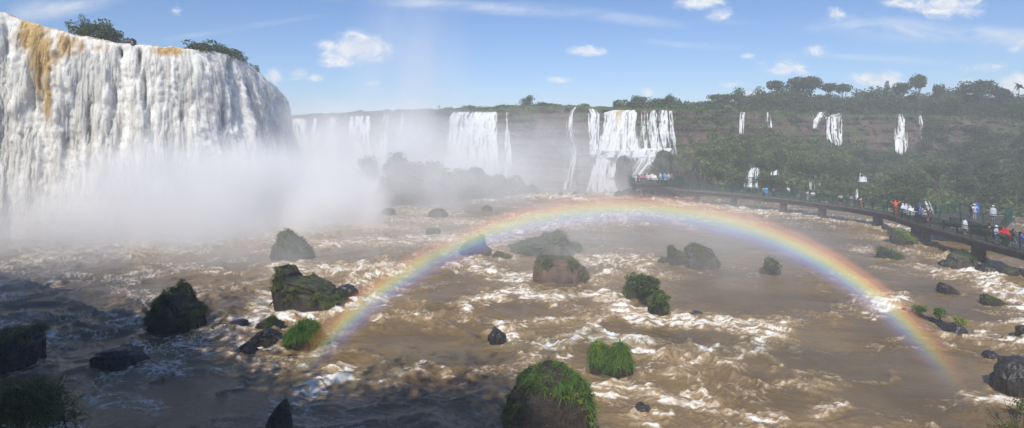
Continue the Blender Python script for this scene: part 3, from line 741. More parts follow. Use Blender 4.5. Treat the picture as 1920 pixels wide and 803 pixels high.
def main_streaks(par, X, Y, Z, s, d, drop, groove, ochre):
    """feathery falling tongues of spray in front of the sheet"""
    rng = R_(808); nr, nc = X.shape; V = []; E = []; O = []; Fq = []; base = 0
    n = 12000
    r0 = rng.integers(14, nr - 30, n); c0 = rng.integers(2, nc - 3, n); seg = 6
    ln = rng.integers(7, 40, n); wd = .06 + .3 * rng.random(n) ** 2; out = .05 + .35 * rng.random(n) ** 2
    dens = pn2(s[r0, c0] / 1.3, d[r0, c0] / 8, 120)
    ok = (dens + .25 * rng.normal(size=n) > -.05) & (groove[r0, c0] < .35); r0, c0, ln, wd, out = r0[ok], c0[ok], ln[ok], wd[ok], out[ok]; n = len(r0)
    t = np.linspace(0, 1, seg + 1)
    rr = np.clip((r0[:, None] + ln[:, None] * t[None]).round().astype(int), 0, nr - 1); cc = c0[:, None] + np.zeros_like(rr)
    P = np.stack([X[rr, cc], Y[rr, cc], Z[rr, cc]], -1)
    N = np.stack([LN[cc, 0], LN[cc, 1], 0 * rr], -1); T = np.stack([-LN[cc, 1], LN[cc, 0], 0 * rr], -1)
    P = P + N * (out[:, None] * np.sin(t * 2.6 + .3)[None])[..., None] + T * (.12 * np.cumsum(rng.normal(size=rr.shape), 1) * .3)[..., None]
    w = (wd[:, None] * np.sin(np.pi * (.08 + .88 * t))[None] ** .7)[..., None]
    G = np.stack([P - T * w, P + N * w * .5, P + T * w], 2)          # n, seg+1, 3, xyz
    ed = np.broadcast_to(np.array([0, 1, 0.])[None, None], (n, seg + 1, 3)) * np.sin(np.pi * t)[None, :, None]
    oc = np.repeat(ochre[rr, cc][..., None], 3, -1)
    b = (np.arange(n) * (seg + 1) * 3)[:, None, None]; i = np.arange(seg)[None, :, None] * 3; k = np.arange(2)[None, None, :]
    q = np.stack([b + i + k, b + i + k + 1, b + i + k + 4, b + i + k + 3], -1).reshape(-1, 4)
    mesh_np('streaks', G.reshape(-1, 3), q, MAT['streak'], par, {'edge': ed.ravel(), 'ochre': oc.ravel()})

def build_main_fall():
    nS = len(LS)
    dmax = LQ[:, 2].max() + .6
    up = -np.array([26, 18, 12, 8, 5.5, 4, 3, 2.2, 1.6, 1.1, .7, .4, .2])
    dn = np.concatenate([np.array([0, .004, .015, .035, .07, .12, .2, .3, .42, .55, .7]), np.linspace(.85, dmax, 190)])
    P = []; A = []
    s2 = LS[None, :] * np.ones((len(up) + len(dn), 1))
    d2 = np.concatenate([up * 0, dn])[:, None] * np.ones((1, nS))
    back = np.concatenate([up, dn * 0])[:, None] * np.ones((1, nS))
    drop = np.minimum(d2, LQ[:, 2][None, :] + .6)
    off = .78 * np.sqrt(drop) + .03 * drop
    X0 = LQ[:, 0][None, :] + LN[:, 0][None, :] * (off + back); Y0 = LQ[:, 1][None, :] + LN[:, 1][None, :] * (off + back)
    Z0 = LQ[:, 2][None, :] - drop
    px = 960 + F * X0 / Y0; py = HZ - F * (Z0 - H) / Y0
    ochre = gauss(px, py, [(62, 62, 32, 40, 1.15), (84, 110, 28, 52, 1.1), (90, 180, 15, 70, .85), (72, 150, 10, 60, .8), (122, 84, 26, 30, .9), (150, 88, 14, 22, .7), (140, 100, 14, 25, .45), (315, 96, 42, 12, 1), (185, 92, 26, 16, .55), (322, 160, 9, 50, .4), (356, 170, 8, 55, .4), (312, 130, 8, 40, .35), (8, 60, 8, 40, .4), (395, 112, 16, 12, .45)])
    ochre = np.maximum(ochre, .75 * np.exp(-drop / .25) * (drop > 0))
    ochre = np.maximum(ochre, .42 * sstep(.1, .6, pn2(s2 / 1.8, drop / 25, 131)) * np.exp(-drop / 14))
    ochre = np.where(back < 0, .8, ochre)
    groove = gauss(px, py, [(262 + 0, 110, 7, 26, 1), (272, 165, 6, 45, .9), (280, 225, 7, 40, .7), (226, 100, 5, 14, .8), (238, 150, 10, 60, .45), (433, 130, 6, 34, 1), (441, 190, 8, 50, .85), (78, 210, 10, 70, .7), (62, 190, 6, 60, .5), (128, 88, 4, 22, .5), (214, 190, 10, 70, .35), (480, 150, 5, 24, .6), (515, 190, 4, 16, 1), (420, 215, 8, 45, .45), (345, 215, 8, 50, .35), (120, 270, 14, 60, .4), (18, 260, 10, 70, .35), (232, 190, 16, 110, .5), (288, 230, 10, 90, .45), (452, 190, 14, 80, .5), (88, 250, 16, 80, .55), (352, 230, 9, 70, .4), (500, 215, 12, 60, .4), (168, 250, 9, 90, .4)])  # dark bands: each sets the sheet back and carries painted shade
    ramp = sstep(.05, 3.0, drop)
    s, d = s2, drop
    sw = s + .35 * pn2(s / 3, d / 6, 3)
    hang = d - 1.2 * pn2(s / 2.0, s * 0 + .3, 8)
    bil = lambda ax, ay, q: np.abs(pn2(sw / ax + .4 * pn2(s / ax, d / ay, q + 60), hang / ay, q))
    disp = ramp * (.9 * pn2(sw / 2.7, d / 40, 101) + .4 * pn2(sw / 1.05, d / 16, 102) + .2 * pn2(sw / .4, d / 7, 106) + .5 * bil(1.5, 4.2, 103) + .32 * bil(.7, 2.0, 104) + .18 * bil(.34, 1.0, 105) + .09 * bil(.18, .5, 114))
    disp += sstep(0, .4, drop) * (.14 * pn2(s / .7, d / .8, 107) + .09 * pn2(s / .25, d / .3, 108))
    disp = disp - groove * 1.7 * sstep(.0, 1.5, drop) + sstep(14, 24, d) * .8 * np.abs(pn2(s / 2, d / 3, 109))
    X = X0 + LN[:, 0][None, :] * disp; Y = Y0 + LN[:, 1][None, :] * disp
    Z = Z0 + np.where(drop < .8, .16 * pn2(s / .8, (off + back) / .8, 110) + .25 * pn2(s / 2.4, (off + back) / 3, 111) + .06 * pn2(s / .22, (off + back) / .3, 112), 0) * sstep(1.5, .4, drop)
    Z = Z + ramp * .1 * np.abs(pn2(sw / .45, hang / 1.2, 113))
    dark = np.clip(groove * .9 + ramp * (.6 * (-pn2(sw / 2.7, d / 40, 101) - .25) + .4 * (-pn2(sw / 1.05, d / 18, 102) - .15) + .15 * (-pn2(sw / .45, d / 9, 106) - .1)), 0, 1)  # thin water, plus painted shade in the grooves and between strands
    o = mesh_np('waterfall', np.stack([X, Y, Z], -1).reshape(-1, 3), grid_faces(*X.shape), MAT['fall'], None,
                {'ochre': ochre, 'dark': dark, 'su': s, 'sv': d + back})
    main_streaks(o, X, Y, Z, s, d + back, drop, groove, ochre)
    tag(o, 'huge thundering white waterfall with golden brown water at its lip', 'waterfall')
    # the rock wall behind the water
    rows = []
    for dd, bk in ((0, 60), (0, 1.2), (3, .7), (10, .4), (18, .4), (40, .4)):
        rows.append(np.stack([LQ[:, 0] - LN[:, 0] * bk, LQ[:, 1] - LN[:, 1] * bk, np.maximum(LQ[:, 2] - dd - .5, -2)], -1)[::6])
    V = np.array(rows)
    tag(mesh_np('cliff_behind_falls', V.reshape(-1, 3), grid_faces(V.shape[0], V.shape[1]), MAT['basalt']), None, None, None, 'structure')
build_main_fall()

def lip_at(px, back=0.0):
    """world point on the lip at photograph column px, some metres upstream"""
    pxs = 960 + F * LQ[:, 0] / LQ[:, 1]
    vis = np.where(LQ[:, 1] < 128)[0]
    i = vis[np.argmin(np.abs(pxs[vis] - px))]
    return np.array([LQ[i, 0] - LN[i, 0] * back, LQ[i, 1] - LN[i, 1] * back, LQ[i, 2]])

# ------------------------------------------------------------------ the far falls
def far_fall(label, rows, seed, off=.9, density=.5, sx=.55, ochre=0.0, ragged=1.0, bulge=.5, D=None, group=None):
    rows = np.array(rows, float); density = density + .07
    y0, y1 = rows[0, 0], rows[-1, 0]
    wmax = (rows[:, 2] - rows[:, 1]).max()
    ny = int(max(10, (y1 - y0) / 1.0)); nx = int(max(8, wmax / .5))
    ys = np.linspace(y0, y1, ny); u = np.linspace(0, 1, nx)
    xl = np.interp(ys, rows[:, 0], rows[:, 1]); xr = np.interp(ys, rows[:, 0], rows[:, 2])
    px = xl[:, None] + (xr - xl)[:, None] * u[None, :]; py = ys[:, None] * np.ones_like(px)
    xm = (xl + xr) / 2
    Dm = cliff_D(xm, ys) if D is None else np.full(ny, float(D))
    slope = (cliff_D(xm + 4, ys) - cliff_D(xm - 4, ys)) / 8 if D is None else np.zeros(ny)
    DD = Dm[:, None] + slope[:, None] * (px - xm[:, None])
    wmet = (px - xm[:, None]) / F * DD; hmet = (py - y0) / F * DD
    n = pn2(wmet / sx + .3 * pn2(wmet / 2, hmet / 2, seed), hmet / 6.0, seed) + .55 * pn2(wmet / (sx * .4), hmet / 2.6, seed + 1) + .3 * pn2(wmet / .2, hmet / .8, seed + 2)
    edge = np.minimum(u, 1 - u)[None, :] * (xr - xl)[:, None] / F * DD
    keep = n * 1.25 + ragged * (np.clip(edge / 1.1, 0, 1) - 1) * .8 + (density - .34) * 1.9 > 0
    v = (py - y0) / (y1 - y0 + 1e-6)
    b = bulge * np.sqrt(np.clip(v, 0, 1)) + .45 * n * sstep(0, .15, v) + .25 * np.abs(pn2(wmet / .7, hmet / 1.2, seed + 5))
    D2 = DD - off - b
    XX = (px - 960) / F * D2; ZZ = H + (HZ - py) / F * D2
    soft = n * 1.25 + ragged * (np.clip(edge / 1.1, 0, 1) - 1) * .8 + (density - .34) * 1.9
    kf = (soft > -.35)[:-1, :-1]
    f = grid_faces(ny, nx, kf)
    if len(f) < 4: return
    a = {'veil': soft * sstep(0, .03, v) * sstep(1.0, .9, v) - (1 - sstep(0, .02, v)) * .2, 'su': wmet, 'sv': hmet, 'ochre': ochre * np.exp(-hmet / 4) * np.clip(1 - np.abs(u[None, :] - .5) * 3, 0, 1), 'dark': np.clip(.25 - n * .8, 0, .62)}
    vv, f, a = compact(np.stack([XX, D2, ZZ], -1).reshape(-1, 3), f, a)
    o = mesh_np('waterfall', vv, f, MAT['farfall'], None, a)
    return tag(o, label, 'waterfall', group)

far_fall('pale distant curtain directly beside the edge of the huge fall', [(221, 536, 574), (245, 534, 576), (365, 532, 582)], 201, density=.75, sx=.9)
far_fall('narrow misty fall second from the edge of the huge fall', [(220, 588, 598), (240, 583, 598), (360, 578, 600)], 203, density=.7)
far_fall('wide faint fall mostly lost in spray', [(219, 616, 630), (240, 610, 636), (360, 606, 640)], 205, density=.65)
far_fall('broad ghostly curtain fading in the thickest spray', [(216, 655, 694), (360, 650, 698)], 207, density=.6, sx=.9)
far_fall('slim slanting fall right of the broad ghostly curtain', [(212, 721, 729), (240, 714, 727), (300, 708, 726)], 209, density=.7)
far_fall('thin pointed fall nearest the left of the square white block', [(211, 752, 757), (250, 745, 758), (300, 742, 760)], 211, density=.6)
far_fall('square white block of falling water behind the wooded island', [(209, 852, 932), (216, 844, 933), (260, 838, 932), (345, 828, 940)], 213, density=.85, sx=.8, bulge=1.0)
far_fall('single thin white fall just right of the square white block', [(209, 949, 954), (250, 946, 956), (300, 943, 960), (345, 938, 962)], 215, density=.65)
far_fall('upper strand of the thin zigzag cascade left of the wide falls', [(200, 1073, 1084), (212, 1066, 1078), (240, 1061, 1078), (262, 1063, 1084), (282, 1066, 1086)], 217, density=.42, sx=.4)
far_fall('forked lower strand of the thin zigzag cascade', [(281, 1066, 1084), (300, 1060, 1084), (330, 1054, 1080), (358, 1048, 1078)], 219, density=.36, sx=.45, off=1.4)
far_fall('left pair of white strands of the wide falls', [(203, 1104, 1112), (214, 1103, 1124), (250, 1102, 1124), (286, 1102, 1128)], 221, density=.62, sx=.5, ragged=.5)
far_fall('main wide curtain tinged with cream in the far falls', [(206, 1150, 1190), (212, 1132, 1194), (240, 1127, 1195), (286, 1122, 1198)], 223, density=.9, sx=.7, ochre=.9, bulge=1.0)
far_fall('slim veil between the main curtain and the three bright columns', [(207, 1206, 1212), (216, 1201, 1216), (250, 1200, 1217), (286, 1198, 1222)], 225, density=.5, sx=.45)
far_fall('bright left column of the far falls right of the slim veil', [(206, 1222, 1228), (216, 1218, 1233), (286, 1216, 1238)], 227, density=.75, sx=.5)
far_fall('broad lacy middle column of the far falls', [(206, 1238, 1250), (216, 1234, 1252), (286, 1234, 1258)], 229, density=.8, sx=.45)
far_fall('outermost bright column of the far falls beside the rock wall', [(207, 1254, 1260), (240, 1256, 1264), (290, 1256, 1272)], 231, density=.78, sx=.5)
far_fall('low foaming apron beneath the wide far falls', [(278, 1112, 1264), (286, 1104, 1262), (296, 1110, 1250)], 233, density=.66, sx=1.2, off=1.6)
far_fall('straight lower cascade under the main far curtain', [(290, 1118, 1150), (310, 1112, 1150), (335, 1106, 1152), (363, 1098, 1160)], 235, density=.88, sx=.6, off=1.6)
far_fall('short lower strand leaning beside the dark crag', [(290, 1158, 1166), (310, 1148, 1160), (335, 1138, 1156)], 237, density=.6, off=1.8)
far_fall('broad slanting cascade sliding behind the platform', [(290, 1186, 1252), (305, 1190, 1240), (320, 1186, 1222), (345, 1170, 1204), (363, 1160, 1200)], 239, density=.92, sx=.7, off=2.0)
far_fall('straight thin fall at the left end of the rock wall under the trees', [(210, 1389, 1398), (216, 1387, 1396), (252, 1386, 1394)], 241, density=.66, sx=.4)
far_fall('short tapering fall under the round topped trees', [(210, 1437, 1443), (225, 1435, 1446), (240, 1434, 1448)], 243, density=.7, sx=.4)
far_fall('curving fall spilling sideways over the wall edge', [(210, 1532, 1548), (218, 1524, 1546), (228, 1518, 1540), (242, 1518, 1536)], 245, density=.66, sx=.45)
far_fall('twin stranded fall joined to the curving fall', [(212, 1568, 1580), (220, 1546, 1580), (260, 1546, 1581), (268, 1555, 1578), (284, 1560, 1570)], 247, density=.55, sx=.45)
far_fall('spreading white fall alone on the red brown wall', [(213, 1684, 1691), (225, 1684, 1697), (245, 1677, 1701), (275, 1675, 1702), (293, 1684, 1694)], 249, density=.6, sx=.4)
far_fall('slender fall right of the spreading white fall', [(216, 1722, 1728), (235, 1723, 1731), (268, 1726, 1731)], 251, density=.6, sx=.35)
far_fall('low veil between the platform and the wooded slope', [(311, 1270, 1283), (342, 1266, 1284)], 253, density=.42, sx=.35, off=2.5)
far_fall('widest many stranded fall low on the wooded slope', [(314, 1408, 1424), (322, 1398, 1426), (354, 1392, 1428)], 255, density=.55, sx=.4, off=2.7)
far_fall('small tuft of white water above the walkway right of the widest low fall', [(318, 1448, 1459), (329, 1444, 1460)], 257, density=.6, off=2.7)
far_fall('small bent fall dropping behind the walkway rail', [(338, 1470, 1475), (348, 1471, 1480), (362, 1472, 1483)], 259, density=.66, off=2.7)
far_fall('tall threadlike fall behind the walkway', [(319, 1518, 1522), (357, 1517, 1523)], 261, density=.6, off=2.7)
far_fall('shorter threadlike fall beside the tall thread', [(322, 1527, 1531), (357, 1525, 1530)], 263, density=.5, off=2.7)
far_fall('double thread of water lowest behind the walkway', [(343, 1532, 1539), (362, 1532, 1540)], 265, density=.45, sx=.3, off=2.7)
far_fall('square white splash above a smaller cone of water', [(320, 1611, 1622), (342, 1610, 1626)], 267, density=.62, off=2.7)
far_fall('small white cone of water behind strolling visitors', [(354, 1605, 1608), (376, 1600, 1610)], 269, density=.75, off=2.7)
far_fall('bright leaning fall behind the group in ponchos', [(372, 1732, 1738), (385, 1735, 1746), (402, 1738, 1752)], 271, density=.75, sx=.4, off=2.7)
far_fall('pencil thin fall right of the bright leaning fall', [(383, 1758, 1760), (404, 1757, 1761)], 273, density=.75, off=2.7)

# dark crags that stand among the far falls
def crag(pts, D, label, seed, thick=5.0, grass=True):
    """a rocky outcrop with the outline pts (x, y top) at depth D, standing in the river"""
    pts = np.array(pts, float)
    xs = np.linspace(pts[0, 0], pts[-1, 0], 60); yt = np.interp(xs, pts[:, 0], pts[:, 1])
    zt = H + (HZ - yt) / F * D
    X = (xs - 960) / F * D
    ts = np.linspace(-1, 1, 34)
    T, XX = np.meshgrid(ts, X, indexing='ij')
    prof = np.clip(1 - np.abs(T) ** 2.6, 0, 1)
    Zz = zt[None, :] * prof - .8 * (1 - prof)
    Yy = D + T * thick * (.35 + .65 * np.clip(zt / zt.max(), 0, 1))[None, :]
    n = fbm3(XX / 2, Yy / 2, Zz / 2, 4, seed)
    Zz = Zz + .5 * n * prof; Yy = Yy - .8 * n * np.sign(-T); 
    o = mesh_np('crag', np.stack([XX, Yy, Zz], -1).reshape(-1, 3), grid_faces(*XX.shape), MAT['mossrock'])
    tag(o, label, 'rock')
    if grass:
        rng = R_(seed); i = rng.integers(0, 34, 900); j = rng.integers(0, 60, 900)
        P = np.stack([XX[i, j], Yy[i, j], Zz[i, j]], -1); P = P[(Zz[i, j] > .8)] ; P = P + rng.normal(size=P.shape) * .2
        leaf_object('foliage', P, .5, MAT['leaf2'], o, rng)
    return o
crag([(1150, 345), (1156, 305), (1163, 293), (1172, 292), (1182, 305), (1188, 330), (1192, 362)], 111.3, 'dark pointed crag parting the lower far cascades', 301, 2.5, False)
crag([(1206, 352), (1225, 310), (1234, 285), (1246, 281), (1256, 292), (1275, 296), (1292, 288), (1315, 320), (1335, 358)], 109, 'bushy dark crag behind the crowded platform', 302, 5)

# ------------------------------------------------------------------ wooded island in the mist
def island(name, line, seed, thick, nleaf):
    """line: (x, y top, depth)"""
    L = np.array(line, float)
    t = np.linspace(0, 1, 110); k = np.linspace(0, 1, len(L))
    x = np.interp(t, k, L[:, 0]); yt = np.interp(t, k, L[:, 1]); D = np.interp(t, k, L[:, 2])
    zt = H + (HZ - yt) / F * D - .6; X = (x - 960) / F * D
    ts = np.linspace(-1, 1, 36)
    T = ts[:, None] * np.ones((1, 110))
    prof = np.clip(1 - np.abs(T) ** 2.2, 0, 1)
    XX = X[None, :] * np.ones_like(T); YY = D[None, :] + T * thick * np.clip(zt / zt.max(), .15, 1)[None, :]
    n = fbm3(XX / 3, YY / 3, T * 2, 3, seed)
    ZZ = zt[None, :] * prof - .7 * (1 - prof) + .7 * n * prof
    o = mesh_np('island', np.stack([XX, YY, ZZ], -1).reshape(-1, 3), grid_faces(36, 110), MAT['mossrock'])
    tag(o, None, None, None, 'structure')
    rng = R_(seed); i = rng.integers(0, 36, nleaf); j = rng.integers(0, 109, nleaf)
    P = np.stack([XX[i, j], YY[i, j], ZZ[i, j]], -1); P = P[P[:, 2] > .3]
    ln = fbm3(P[:, 0] / 2.2, P[:, 1] / 2.2, P[:, 2] / 2.2, 2, seed + 3)
    P = P + np.stack([np.zeros(len(P)), -.3 * np.ones(len(P)), np.clip(.5 + 1.5 * ln, 0, 2) * rng.random(len(P))], 1)
    o2 = leaf_object('undergrowth', P, .55, MAT['leaf'], None, rng, .4 + .4 * ln)
    return o, o2
_, _u = island('island', [(685, 382, 92), (705, 356, 93), (728, 326, 94), (745, 314, 95), (770, 314, 96), (800, 313, 97), (830, 320, 98), (850, 330, 100), (875, 324, 101), (900, 324, 102), (930, 331, 104), (960, 334, 106), (990, 345, 108), (1005, 351, 109), (1018, 362, 110)], 311, 6, 9000)
tag(_u, 'grey green bushes cloaking the long island in the mist', None, None, 'stuff')
_, _u = island('island', [(488, 360, 112), (505, 300, 112), (530, 294, 112), (558, 296, 113), (575, 320, 113), (600, 360, 114)], 312, 5, 2500)
tag(_u, 'bushes of a mound all but lost in spray by the huge fall', None, None, 'stuff')

# ------------------------------------------------------------------ trees
def tree_meshes(kind, seed):
    rng = R_(seed); t = MB(); lobes = []; pts = []
    if kind == 'palm':
        hh = 8.0
        t.tube([(0, 0, -.5), (.1, 0, hh * .4), (.05, .05, hh * .8), (.1, 0, hh)], [.16, .13, .11, .1])
        n = 22; az = rng.random(n) * 6.28; el = rng.normal(.5, .45, n)
        dirs = np.stack([np.cos(az) * np.cos(el), np.sin(az) * np.cos(el), np.sin(el)], 1)
        P = np.repeat([[.1, 0, hh]], n, 0)
        v, f, bi = blades(P, dirs, 2.3, .5, rng, 1.0, 6)
        tr = t.build('trunk', MAT['bark']); cr = mesh_np('crown', v, f, MAT['leaf'], None, {'tint': rng.random(n)[bi]})
    else:
        if kind == 'round': hh, lobes_n, tr_top, flat, spread = 8.0, 12, .45, .85, 2.2
        if kind == 'tall': hh, lobes_n, tr_top, flat, spread = 9.0, 8, .4, 1.2, 1.2
        if kind == 'umbrella': hh, lobes_n, tr_top, flat, spread = 10.0, 10, .55, .7, 2.1
        if kind == 'open': hh, lobes_n, tr_top, flat, spread = 9.0, 9, .5, .8, 1.9
        if kind == 'bush': hh, lobes_n, tr_top, flat, spread = 3.0, 8, .2, .8, 1.5
        lean = rng.normal(size=2) * .3
        tz = hh * tr_top
        t.tube([(0, 0, -.6), (lean[0] * .3, lean[1] * .3, tz * .5), (lean[0], lean[1], tz)], [.03 * hh, .022 * hh, .017 * hh])
        for k in range(lobes_n):
            a = k * 2.4 + rng.random() * .8; rr = spread * math.sqrt((k + .3) / lobes_n)
            if kind in ('umbrella', 'open'):
                zc = hh * (.8 + .12 * rng.random()) - .12 * rr
                sz = hh * (.12 + .05 * rng.random()) * (1.1 if kind == 'umbrella' else .85)
            elif kind == 'tall':
                zc = tz * .8 + (hh - tz * .8) * (k + .5) / lobes_n; rr = spread * rng.random(); sz = 1.1 + .5 * rng.random()
            elif kind == 'bush':
                zc = hh * (.35 + .5 * rng.random()) - .15 * rr; sz = .6 + .35 * rng.random()
            else:
                zc = hh * (.3 + .55 * rng.random()) - .2 * rr; sz = 1.2 + .9 * rng.random()
            c = np.array([lean[0] + rr * math.cos(a), lean[1] + rr * math.sin(a), zc])
            lobes.append((c, sz))
            base = np.array([lean[0], lean[1], tz * (.8 + .2 * rng.random())])
            mid = base * .5 + c * .5 + np.array([0, 0, -.06 * hh])
            t.tube([base, mid, c], [.011 * hh, .007 * hh, .003 * hh], 5)
        per = {'round': 135, 'tall': 120, 'umbrella': 150, 'open': 95, 'bush': 110}[kind]
        tint = []
        for c, sz in lobes:
            d = rng.normal(size=(per, 3)); d /= np.linalg.norm(d, axis=1, keepdims=True)
            r = sz * (.45 + .7 * rng.random(per) ** .6)
            p = c + d * r[:, None] * np.array([1.15, 1.15, flat])
            pts.append(p); tint.append(.3 + .25 * d[:, 2] * 0 + rng.random() * .4 + 0 * r)
        P = np.concatenate(pts); T = np.concatenate(tint)
        tr = t.build('trunk', MAT['bark'], None, True)
        cr = leaf_object('crown', P, {'bush': .26}.get(kind, .5), MAT['leaf'], None, rng, T, 0, .8)
    for o in (tr, cr): COL.objects.unlink(o)
    return tr, cr, hh
TREES = {}
for kd, ns in (('round', 4), ('tall', 3), ('umbrella', 3), ('open', 2), ('palm', 1), ('bush', 3)):
    TREES[kd] = [tree_meshes(kd, 400 + 10 * len(TREES) + k) for k in range(ns)]

_TR = R_(77)
def plant_tree(loc, height, kind, label, group=None, name='tree', cat='tree', wide=1.0, var=None):
    vs = TREES[kind]; tr, cr, hh = vs[_TR.integers(len(vs)) if var is None else var]
    e = empty(name, loc, _TR.random() * 6.28); s = height / hh
    e.scale = (s * wide, s * wide, s)
    tag(e, label, cat, group)
    for src in (tr, cr):
        c = src.copy(); COL.objects.link(c); c.parent = e
    return e

def z_lip(x): return H + (HZ - ci(_yl, x)) / F * ci(_Dt, x)
def tree_at(x, ytop, back, kind, label, group=None, **k):
    D = float(ci(_Dt, x)) + back
    zb = float(z_lip(x)) + .02 * back - .2; zt = H + (HZ - ytop) / F * D
    hgt = zt - zb
    if hgt < .8: return
    return plant_tree(((x - 960) / F * D, D, zb), hgt, kind, label, group, **k)

EM = [(1457, 160, 10, 'open', 'slender open crowned tree left of the biggest dark crown', .9), (1500, 154, 13, 'umbrella', 'left half of the biggest dark flat crown on the skyline', 1.0), (1524, 153, 12, 'umbrella', 'right half of the biggest dark flat crown on the skyline', .9),
      (1560, 164, 9, 'open', 'low wide ragged crown right of the biggest dark crown', .9), (1578, 166, 9, 'open', 'ragged crowned tree close beside another ragged crown', .9), (1661, 168, 10, 'tall', 'thin upright tree standing alone like a post', .5),
      (1692, 164, 9, 'umbrella', 'flat crowned tree next to the tall vase shaped tree', .8), (1722, 150, 8, 'umbrella', 'tall vase shaped tree with a small flat top', .6), (1762, 166, 10, 'open', 'bare looking thin tree between the vase tree and the wide umbrella', .6),
      (1840, 160, 9, 'umbrella', 'widest umbrella crowned tree near the end of the skyline', 1.15), (1872, 172, 9, 'umbrella', 'small umbrella tree tucked under the widest one', .7), (1911, 172, 6, 'palm', 'lone palm tree on the skyline', 1.0),
      (1385, 172, 12, 'round', 'tall round tree where the skyline first rises', .8), (1247, 186, 8, 'round', 'small round tree over the wide far falls', 1.0), (986, 186, 7, 'round', 'small round tree alone on the misty skyline', 1.2),
      (1888, 178, 7, 'open', 'spindly tree just left of the lone palm', .5), (1800, 172, 8, 'tall', 'narrow tree left of the widest umbrella', .8)]
for x, yt, bk, kd, lb, wd in EM:
    tree_at(x, yt - 9, bk, kd, lb, 'emergent trees on the skyline', wide=wd * .85)
_cany = [(800, 203), (900, 200), (1000, 198), (1100, 201), (1180, 204), (1230, 195), (1290, 192), (1330, 184), (1380, 180), (1420, 187), (1480, 178), (1560, 182), (1620, 172), (1680, 180), (1760, 176), (1800, 180), (1850, 182), (1930, 186), (2100, 190)]
_cxx = [c[0] for c in _cany]; _cyy = [c[1] for c in _cany]
rng = R_(55)
for row, (bk, dy, st) in enumerate(((16, 0, 13), (8, 6, 12), (2.2, 15, 13))):
    x = 1190 + rng.random() * 6 if row < 2 else 1300
    while x < 2000:
        yt = np.interp(x, _cxx, _cyy) + dy + rng.normal() * 8
        kd = ['round', 'round', 'tall', 'round', 'open'][rng.integers(5)]
        tree_at(x, yt, bk + rng.random() * 5, kd, 'dense green forest tree in the mass along the cliff top', 'forest trees along the cliff top', wide=1.05 + .35 * rng.random())
        x += st * (.75 + .5 * rng.random())
x = 560
while x < 1190:
    yt = np.interp(x, [560, 700, 800, 850, 1000, 1100, 1190], [214, 208, 203, 202, 194, 197, 202]) + rng.normal() * 2
    tree_at(x, yt, 3 + rng.random() * 6, 'round', 'hazy bush on the rim above the far curtains', 'bushes on the misty rim', name='bush', cat='bush', wide=1.5 + rng.random())
    x += 13 * (.7 + .6 * rng.random())
# trees on the slope at the right
for k in range(110):
    x = 1660 + 300 * rng.random() ** .8; y = 250 + 140 * rng.random()
    if k >= 50: x = 1300 + 380 * rng.random(); y = 290 + 75 * rng.random()
    D = float(cliff_D(x, y)); p = W3(x, y, D)
    if 1670 < x < 1735 and y < 300: continue
    plant_tree(p + [0, .5, -.6], (3.2 + 2.2 * rng.random()) * (1 if k < 50 else .72), ['round', 'round', 'tall', 'open'][k % 4], 'bushy tree among others on the steep slope', 'trees on the steep slope', wide=1.0 + .4 * rng.random())
for x, yt, D, lb, wd, kd in ((742, 284, 96, 'round headed tree rising above the misty island', .8, 'round'), (692, 290, 99, 'ghostly tree in spray left of the wooded island', .9, 'round'), (815, 302, 98, 'bush at the crest of the misty island', 1.4, 'round'), (890, 312, 102, 'yellowish bush on the island saddle', 1.3, 'round'), (862, 314, 101, 'bush left of the yellowish bush on the island', 1.2, 'round'), (775, 300, 97, 'bush beside the round headed tree on the island', 1.4, 'round')):
    zb = 2.5; zt = H + (HZ - yt) / F * D
    plant_tree(((x - 960) / F * D, D, zb), zt - zb, kd, lb, 'trees of the misty island', wide=wd)

def understory():
    rng = R_(66); n = 12000
    x = 1150 + 900 * rng.random(n); D = ci(_Dt, x) + 1 + rng.random(n) ** 1.3 * 22
    zb = H + (HZ - ci(_yl, x)) / F * ci(_Dt, x); top = 2.2 + 1.5 * pn2((x - 960) / F * D / 5, D / 5, 67)
    P = np.stack([(x - 960) / F * D, D, zb + np.clip(top, .4, 5) * rng.random(n) + .02 * (D - ci(_Dt, x))], 1)
    tag(leaf_object('undergrowth', P, .62, MAT['leaf'], None, rng, .45 + .3 * pn2(P[:, 0] / 4, P[:, 1] / 4, 68), 0, .8), 'dense dark understorey beneath the trees on the cliff top', None, None, 'stuff')
understory()

# growth on the lip of the great fall
def lip_bush(px, yt, back, kind, label, wide, name='bush', var=None, sink=.3):
    p = lip_at(px, back); zt = H + (HZ - yt) / F * p[1]
    return plant_tree((p[0], p[1], p[2] - sink), zt - p[2] + sink, kind, label, None, name, 'bush', wide, var)
lip_bush(163, 36, 1.8, 'bush', 'biggest bush on the brink of the huge fall', 1.0, var=0)
lip_bush(184, 32, 1.6, 'bush', 'feathery bush leaning from the biggest brink bush', .9, var=1)
lip_bush(152, 27, 2.3, 'bush', 'thin shoot with one round leaf head above the brink bush', .28, var=2)
lip_bush(204, 50, 1.5, 'bush', 'wispy low bush between the brink bush and the dark rock', .9, var=2)
for k, (x, yt, w_, lb) in enumerate(((384, 82, 1.25, 'first dark bush of the row past the golden lip'), (404, 80, 1.2, 'tallest dark bush of the row past the golden lip'), (425, 90, 1.2, 'third dark bush of the row past the golden lip'), (443, 92, 1.1, 'dark bush over the streaked corner of the huge fall'), (455, 104, .9, 'last sloping bush of the row past the golden lip'), (483, 125, .8, 'small grey bush low on the curving edge'), (492, 138, .7, 'smallest sprig at the far edge of the huge fall'))):
    lip_bush(x, yt - 7, .9, 'bush', lb, w_ * 1.05, var=k % 3, sink=.5)
